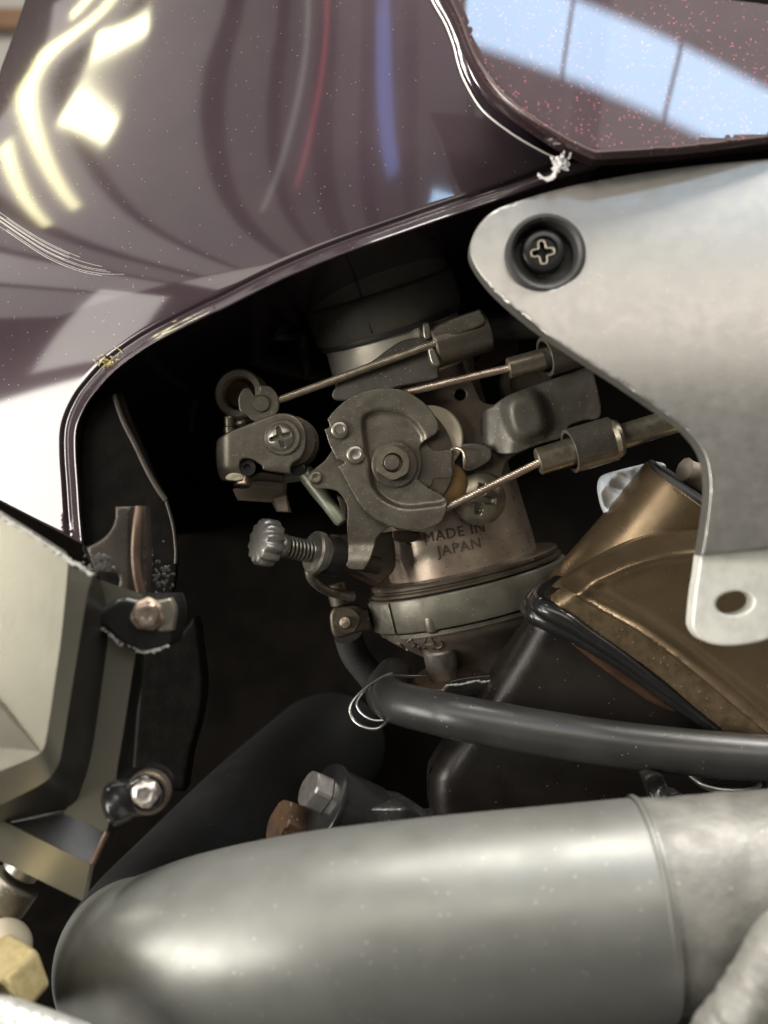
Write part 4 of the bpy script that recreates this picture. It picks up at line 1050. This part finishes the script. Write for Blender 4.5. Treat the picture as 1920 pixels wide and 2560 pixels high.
# face proper
FACE = [(p[0], p[1]) for p in face_in]+[(-140, 2160), (-140, 1160)]+[t1('4', -100, 175), t1('4', 0, 235), t1('4', 220, 372), t1('4', 420, 500)]
TRI = [t1('4', -200, 1380), t1('4', 0, 1565), t1('4', 268, 1875), t1('4', 60, 1850), t1('4', -200, 1840)]
def face_d(x, y):
    d = -83+.15*(231-x)/10.3
    return d
face_in = tl(face_in); face_out = tl(face_out)
loft('chamfer', [face_in, face_out], M['cover'], ec, 60, 50)
relief('face', FACE, face_d, M['cover'], ec, 8, 4, smooth=60)
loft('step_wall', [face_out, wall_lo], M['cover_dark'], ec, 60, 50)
led_out = S1(Z('4', [(985, 790, -62), (970, 1000, -61), (938, 1200, -61), (905, 1400, -61), (850, 1750, -61), (810, 1990, -61)])+Z('5', [(860, 130, -61), (830, 330, -61), (790, 540, -61)]), 6)
led_in = S1(Z('4', [(690, 690, -62), (735, 860, -62), (745, 1080, -62), (720, 1300, -62), (640, 1850, -62)])+Z('5', [(610, 190, -62), (500, 350, -62), (470, 397, -62)]), 6)
loft('ledge', [led_in, led_out], M['cover'], ec, 60, 40)
out_lo = S1(Z('4', [(1010, 790, -40), (1010, 1000, -40), (1000, 1200, -40), (985, 1400, -40), (900, 1800, -40), (880, 2000, -40)])+Z('5', [(900, 250, -40), (870, 480, -40), (800, 640, -40)]), 6)
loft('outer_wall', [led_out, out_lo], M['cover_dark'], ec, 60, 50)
def quad(name, z, pts, matn, parent, thick=4):
    P = [W(*t1(z, p[0], p[1]), p[2]) for p in pts]; n = len(P)
    B = [p+Vector((0, thick*MM, 0)) for p in P]
    return mk(name, P+B, [tuple(range(n)), tuple(range(2*n-1, n-1, -1))]+[(i, (i+1) % n, n+(i+1) % n, n+i) for i in range(n)], M[matn], parent, 30)
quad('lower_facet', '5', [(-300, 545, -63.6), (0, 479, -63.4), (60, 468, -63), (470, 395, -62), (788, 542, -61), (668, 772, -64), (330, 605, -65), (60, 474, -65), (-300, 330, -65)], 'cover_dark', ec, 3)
quad('lower_band', '5', [(-300, 330, -65.2), (60, 470, -65.2), (668, 772, -64.2), (612, 1046, -58), (0, 746, -59), (-300, 600, -59)], 'cover', ec, 5)
tube('copper_edge', path([t1('5', 795, 530)+(-61.5,), t1('5', 750, 620)+(-62,), t1('5', 680, 770)+(-64,)], 6), .0008, M['copper'], ec, 8)
quad('facet', '4', [(-200, 1380, -80.6), (0, 1565, -80.9), (268, 1875, -81.5), (60, 1852, -81.1), (-200, 1842, -80.7)], 'cover', ec, 4)  # invented facet; its tilt imitates a dark triangular reflection
# crusty paint along the upper edge of the face
pk = []
random.seed(3)
EL = [t1('4', a, b) for a, b in ((-60, 195), (0, 238), (110, 305), (220, 372), (320, 440), (420, 502), (530, 575), (640, 650))]
for i in range(260):
    x, y = on_line(EL, random.random()); big = random.random() < .10
    x += random.gauss(0, 1.5); y += random.gauss(2, 1.8)+(random.random()*9 if big else 0)
    pk.append(chip(x, y, -83+.15*(231-x)/10.3-.3, random.uniform(5, 8) if big else random.uniform(2, 4.5), .35))
mk('peeled_edge', *merge(pk), M['peel'], ec, 40)

# bosses with worn bolts
b1 = plate('boss', T('4', [(618, 945), (700, 880), (850, 800), (960, 812), (1180, 808, 1), (1214, 900), (1195, 1060), (1165, 1155), (1080, 1185), (985, 1200), (820, 1130), (730, 1050), (640, 990)]), -67, 16, M['black_plastic'], ec, edge=3, edge_px=16, step=7)
plate('boss_side', T('4', [(1085, 835, 1), (1180, 815, 1), (1212, 900), (1195, 1040, 1), (1090, 1040), (1120, 930)]), -67.6, 3, M['cover'], b1, edge=.8, edge_px=5, step=7)
bl = lathe('bolt', W(*t1('4', 1020, 930), -68), (.1, -1, .05), [(4.0, -2), (4.0, .3), (3.3, .5), (3.2, 2.2), (2.8, 2.9), (1.8, 3.1), (.9, 2.8), (.1, 3.0)], M['bolt'], b1, 36, lambda r, h, th: r*(1+.06*math.sin(3*th+h)+.04*math.sin(7*th+2*h)))
crs = []
E2 = [t1('4', a, b) for a, b in ((640, 990), (730, 1050), (820, 1130), (985, 1198), (1080, 1180), (1165, 1150))]
for i in range(110):
    x, y = on_line(E2, random.random()); crs.append(chip(x+random.gauss(0, 2), y+random.gauss(-2, 2.5), -66.5, random.uniform(2, 5), .35))
mk('peeled_edge', *merge(crs), M['peel'], b1, 40)
def boss2_d(x, y): return -64+.6*np.sin(x/15)*np.sin(y/17)
b2 = relief('boss', smooth_line(T('5', [(745, 280), (770, 200), (850, 145), (960, 130), (1040, 92), (1130, 110), (1200, 160), (1232, 240), (1210, 330), (1150, 400), (1010, 420), (960, 450), (850, 490), (790, 440), (755, 360)]), 6), boss2_d, M['black_plastic'], ec, 6, 12, edge=3, edge_px=16, smooth=60)
lathe('seat', W(*t1('5', 1093, 245), -63), (0, -1, 0), [(5.6, -3), (5.6, .4), (5.2, .9), (4.6, .9), (4.3, .2)], M['steel_brown'], b2, 36, cap=False)
lathe('bolt', W(*t1('5', 1083, 240), -65), (.05, -1, .05), [(3.4, -2), (3.4, 1.8), (3.0, 2.7), (2, 3.1), (1, 2.8), (.1, 3.0)], M['bolt_silver'], b2, 36, lambda r, h, th: r*(1+.05*math.sin(3*th+h)+.05*math.sin(6*th+2*h)))

# copper-edged bracket above the first boss
cb = relief('cover_bracket', smooth_line(T('4', [(600, 470, 1), (720, 400), (790, 300), (800, 185, 1), (1005, 180, 1), (1020, 500), (1015, 800, 1), (800, 800, 1), (820, 660), (660, 640, 1)]), 4), lambda x, y: -50+.00*x+9*sstep(318, 362, x), M['dim'], None, 8, 6, edge=.8, edge_px=5)
tag(cb, 'dark brown bracket with coppery edge above the upper cover bolt', 'bracket')
t_ = tube('bare_edge', path([t1('4', 965, 185)+(-51,), t1('4', 945, 330)+(-52,), t1('4', 935, 500)+(-52,), t1('4', 945, 640)+(-52,), t1('4', 975, 790)+(-51,)], 8), .0012, M['copper'], cb, 10)
# flakes of peeled coating
fl = []
random.seed(11)
for i in range(46):
    a = t1('l', random.gauss(590, 60), random.gauss(1580, 90))
    if a[0] > 352: fl.append(chip(a[0], a[1], -34, random.uniform(3, 9), .3))
for i in range(60):
    a = t1('l', random.gauss(140, 48), random.gauss(1500, 40)); fl.append(chip(a[0], a[1], -62, random.uniform(2, 9), .3))
o = mk('peeled_flakes', *merge(fl), M['flakes'], None, 40); o['kind'] = 'stuff'; o['label'] = 'grey flakes of peeling coating beside the copper edge'

# black shield behind, light catching its edge laid on as brown tubes
sh = plate('heat_shield', T('l', [(20, 1400, 1), (15, 600), (100, 300), (245, 205), (310, 150, 1), (400, 400), (500, 640), (600, 880), (662, 1010), (715, 1200), (742, 1400), (735, 1600), (690, 1780), (560, 1850, 1), (300, 1850, 1)]), -20, 3, M['near_black'], None, edge=.4, edge_px=4, step=16)
tag(sh, 'black sheet shield with edge light laid on as a line, between tank and carburettor', 'shield')
tube('lit_edge', path([t1('l', 262, 205)+(-20.5,), t1('l', 330, 400)+(-20.5,), t1('l', 430, 600)+(-20.5,), t1('l', 520, 790)+(-20.5,), t1('l', 600, 930)+(-20.5,), t1('l', 660, 1015)+(-20.5,)], 8), [.0009]*41, M['dim'], sh, 10)
tube('lit_edge', path([t1('l', 660, 1015)+(-20.5,), t1('l', 712, 1200)+(-20.5,), t1('l', 735, 1380)+(-20.5,), t1('l', 735, 1500)+(-20.5,)], 8),   .0005, M['dim'], sh, 8)
# dark inner frame wall beside the cover; only its curved edge shows
tag(plate('inner_frame', T('4', [(980, 1120, 1), (1200, 1090), (1290, 1010), (1350, 955), (1385, 1150), (1412, 1400), (1385, 1650), (1320, 1900), (1280, 2150, 1), (900, 2150, 1)]), -16, 8, M['near_black'], None, edge=1.6, edge_px=10, step=9), 'dark inner frame wall with curved edge, right of the engine cover', 'frame wall')

# ================================================================== LOWER LEFT CORNER: brass block, knob, braid, fittings
br = thing('brass_block', 'gold coloured sand cast block in the lower left corner', 'brass block', W(60, 2440, -70))
def poly3(name, z, pts, faces, matn, parent):
    V = [W(*t1(z, p[0], p[1]), p[2]) for p in pts]
    o = mk(name, V, faces, M[matn], parent, 25)
    bv = o.modifiers.new('bevel', 'BEVEL'); bv.width = .0009; bv.segments = 3; bv.limit_method = 'ANGLE'; bv.angle_limit = math.radians(20)
    return o
PB = [(-500, 1380, -82), (120, 1068, -78), (470, 1300, -82), (110, 1600, -95), (-500, 1900, -98),      # 0-4 upper facet
      (620, 1720, -84), (345, 2040, -92), (150, 1800, -96), (0, 1680, -97),                              # 5-8 lower facet
      (-500, 1380, -40), (120, 1068, -40), (470, 1300, -40), (620, 1720, -40), (345, 2040, -40), (0, 1900, -40), (-500, 1900, -40)]
poly3('body', 'o', PB, [(0, 1, 2, 3, 4), (2, 5, 6, 7, 3), (3, 7, 8, 4), (1, 0, 9, 10), (2, 1, 10, 11), (5, 2, 11, 12), (6, 5, 12, 13), (7, 6, 13, 14, 8), (4, 8, 14, 15), (0, 4, 15, 9), (9, 15, 14, 13, 12, 11, 10)], 'brass', br)
kb = lathe('cream_knob', W(*t1('o', 60, 1230), -58), (.35, -.7, .35), [(6.8, -6), (7.2, -3), (6.9, .8), (5.9, 2.9), (4, 4.3), (1.8, 5), (.1, 5.2)], M['cream'], None, 40)
tag(kb, 'smooth cream round knob behind the brass block', 'knob')
bh = tube('braided_hose', path([(-60, 2538, -96), (0, 2556, -97), (60, 2578, -98), (120, 2598, -98), (200, 2628, -98)], 14), .0058, M['braid'], None, 24, rfun=lambda t, a: 1+.035*math.sin(150*t+3*a))
tag(bh, 'silver braided hose in the bottom left corner', 'hose')
ft = thing('pipe_fitting', 'grey metal pipe fitting below the engine cover, left edge', 'fitting', W(*t1('o', 100, 500), -45))
FA = Vector((-.55, -.1, -.8)).normalized()
lathe('collar', W(*t1('o', 230, 330), -44), FA, [(3, -6), (5.0, -5.5), (5.0, -.6), (4.2, 0)], M['steel_light'], ft, 32)
lathe('body', W(*t1('o', 210, 400), -44), FA, [(6.5, 0), (7.2, .6), (7.2, 7.4), (6.4, 8)], M['steel'], ft, 40)
lathe('tail', W(*t1('o', 130, 560), -44), FA, [(6.0, 0), (6.4, 2), (6.2, 9), (5, 14)], M['copper'], ft, 32)
for o in bpy.data.objects:
    if o.type == 'MESH' and not o.data.materials: o.data.materials.append(M['steel'])
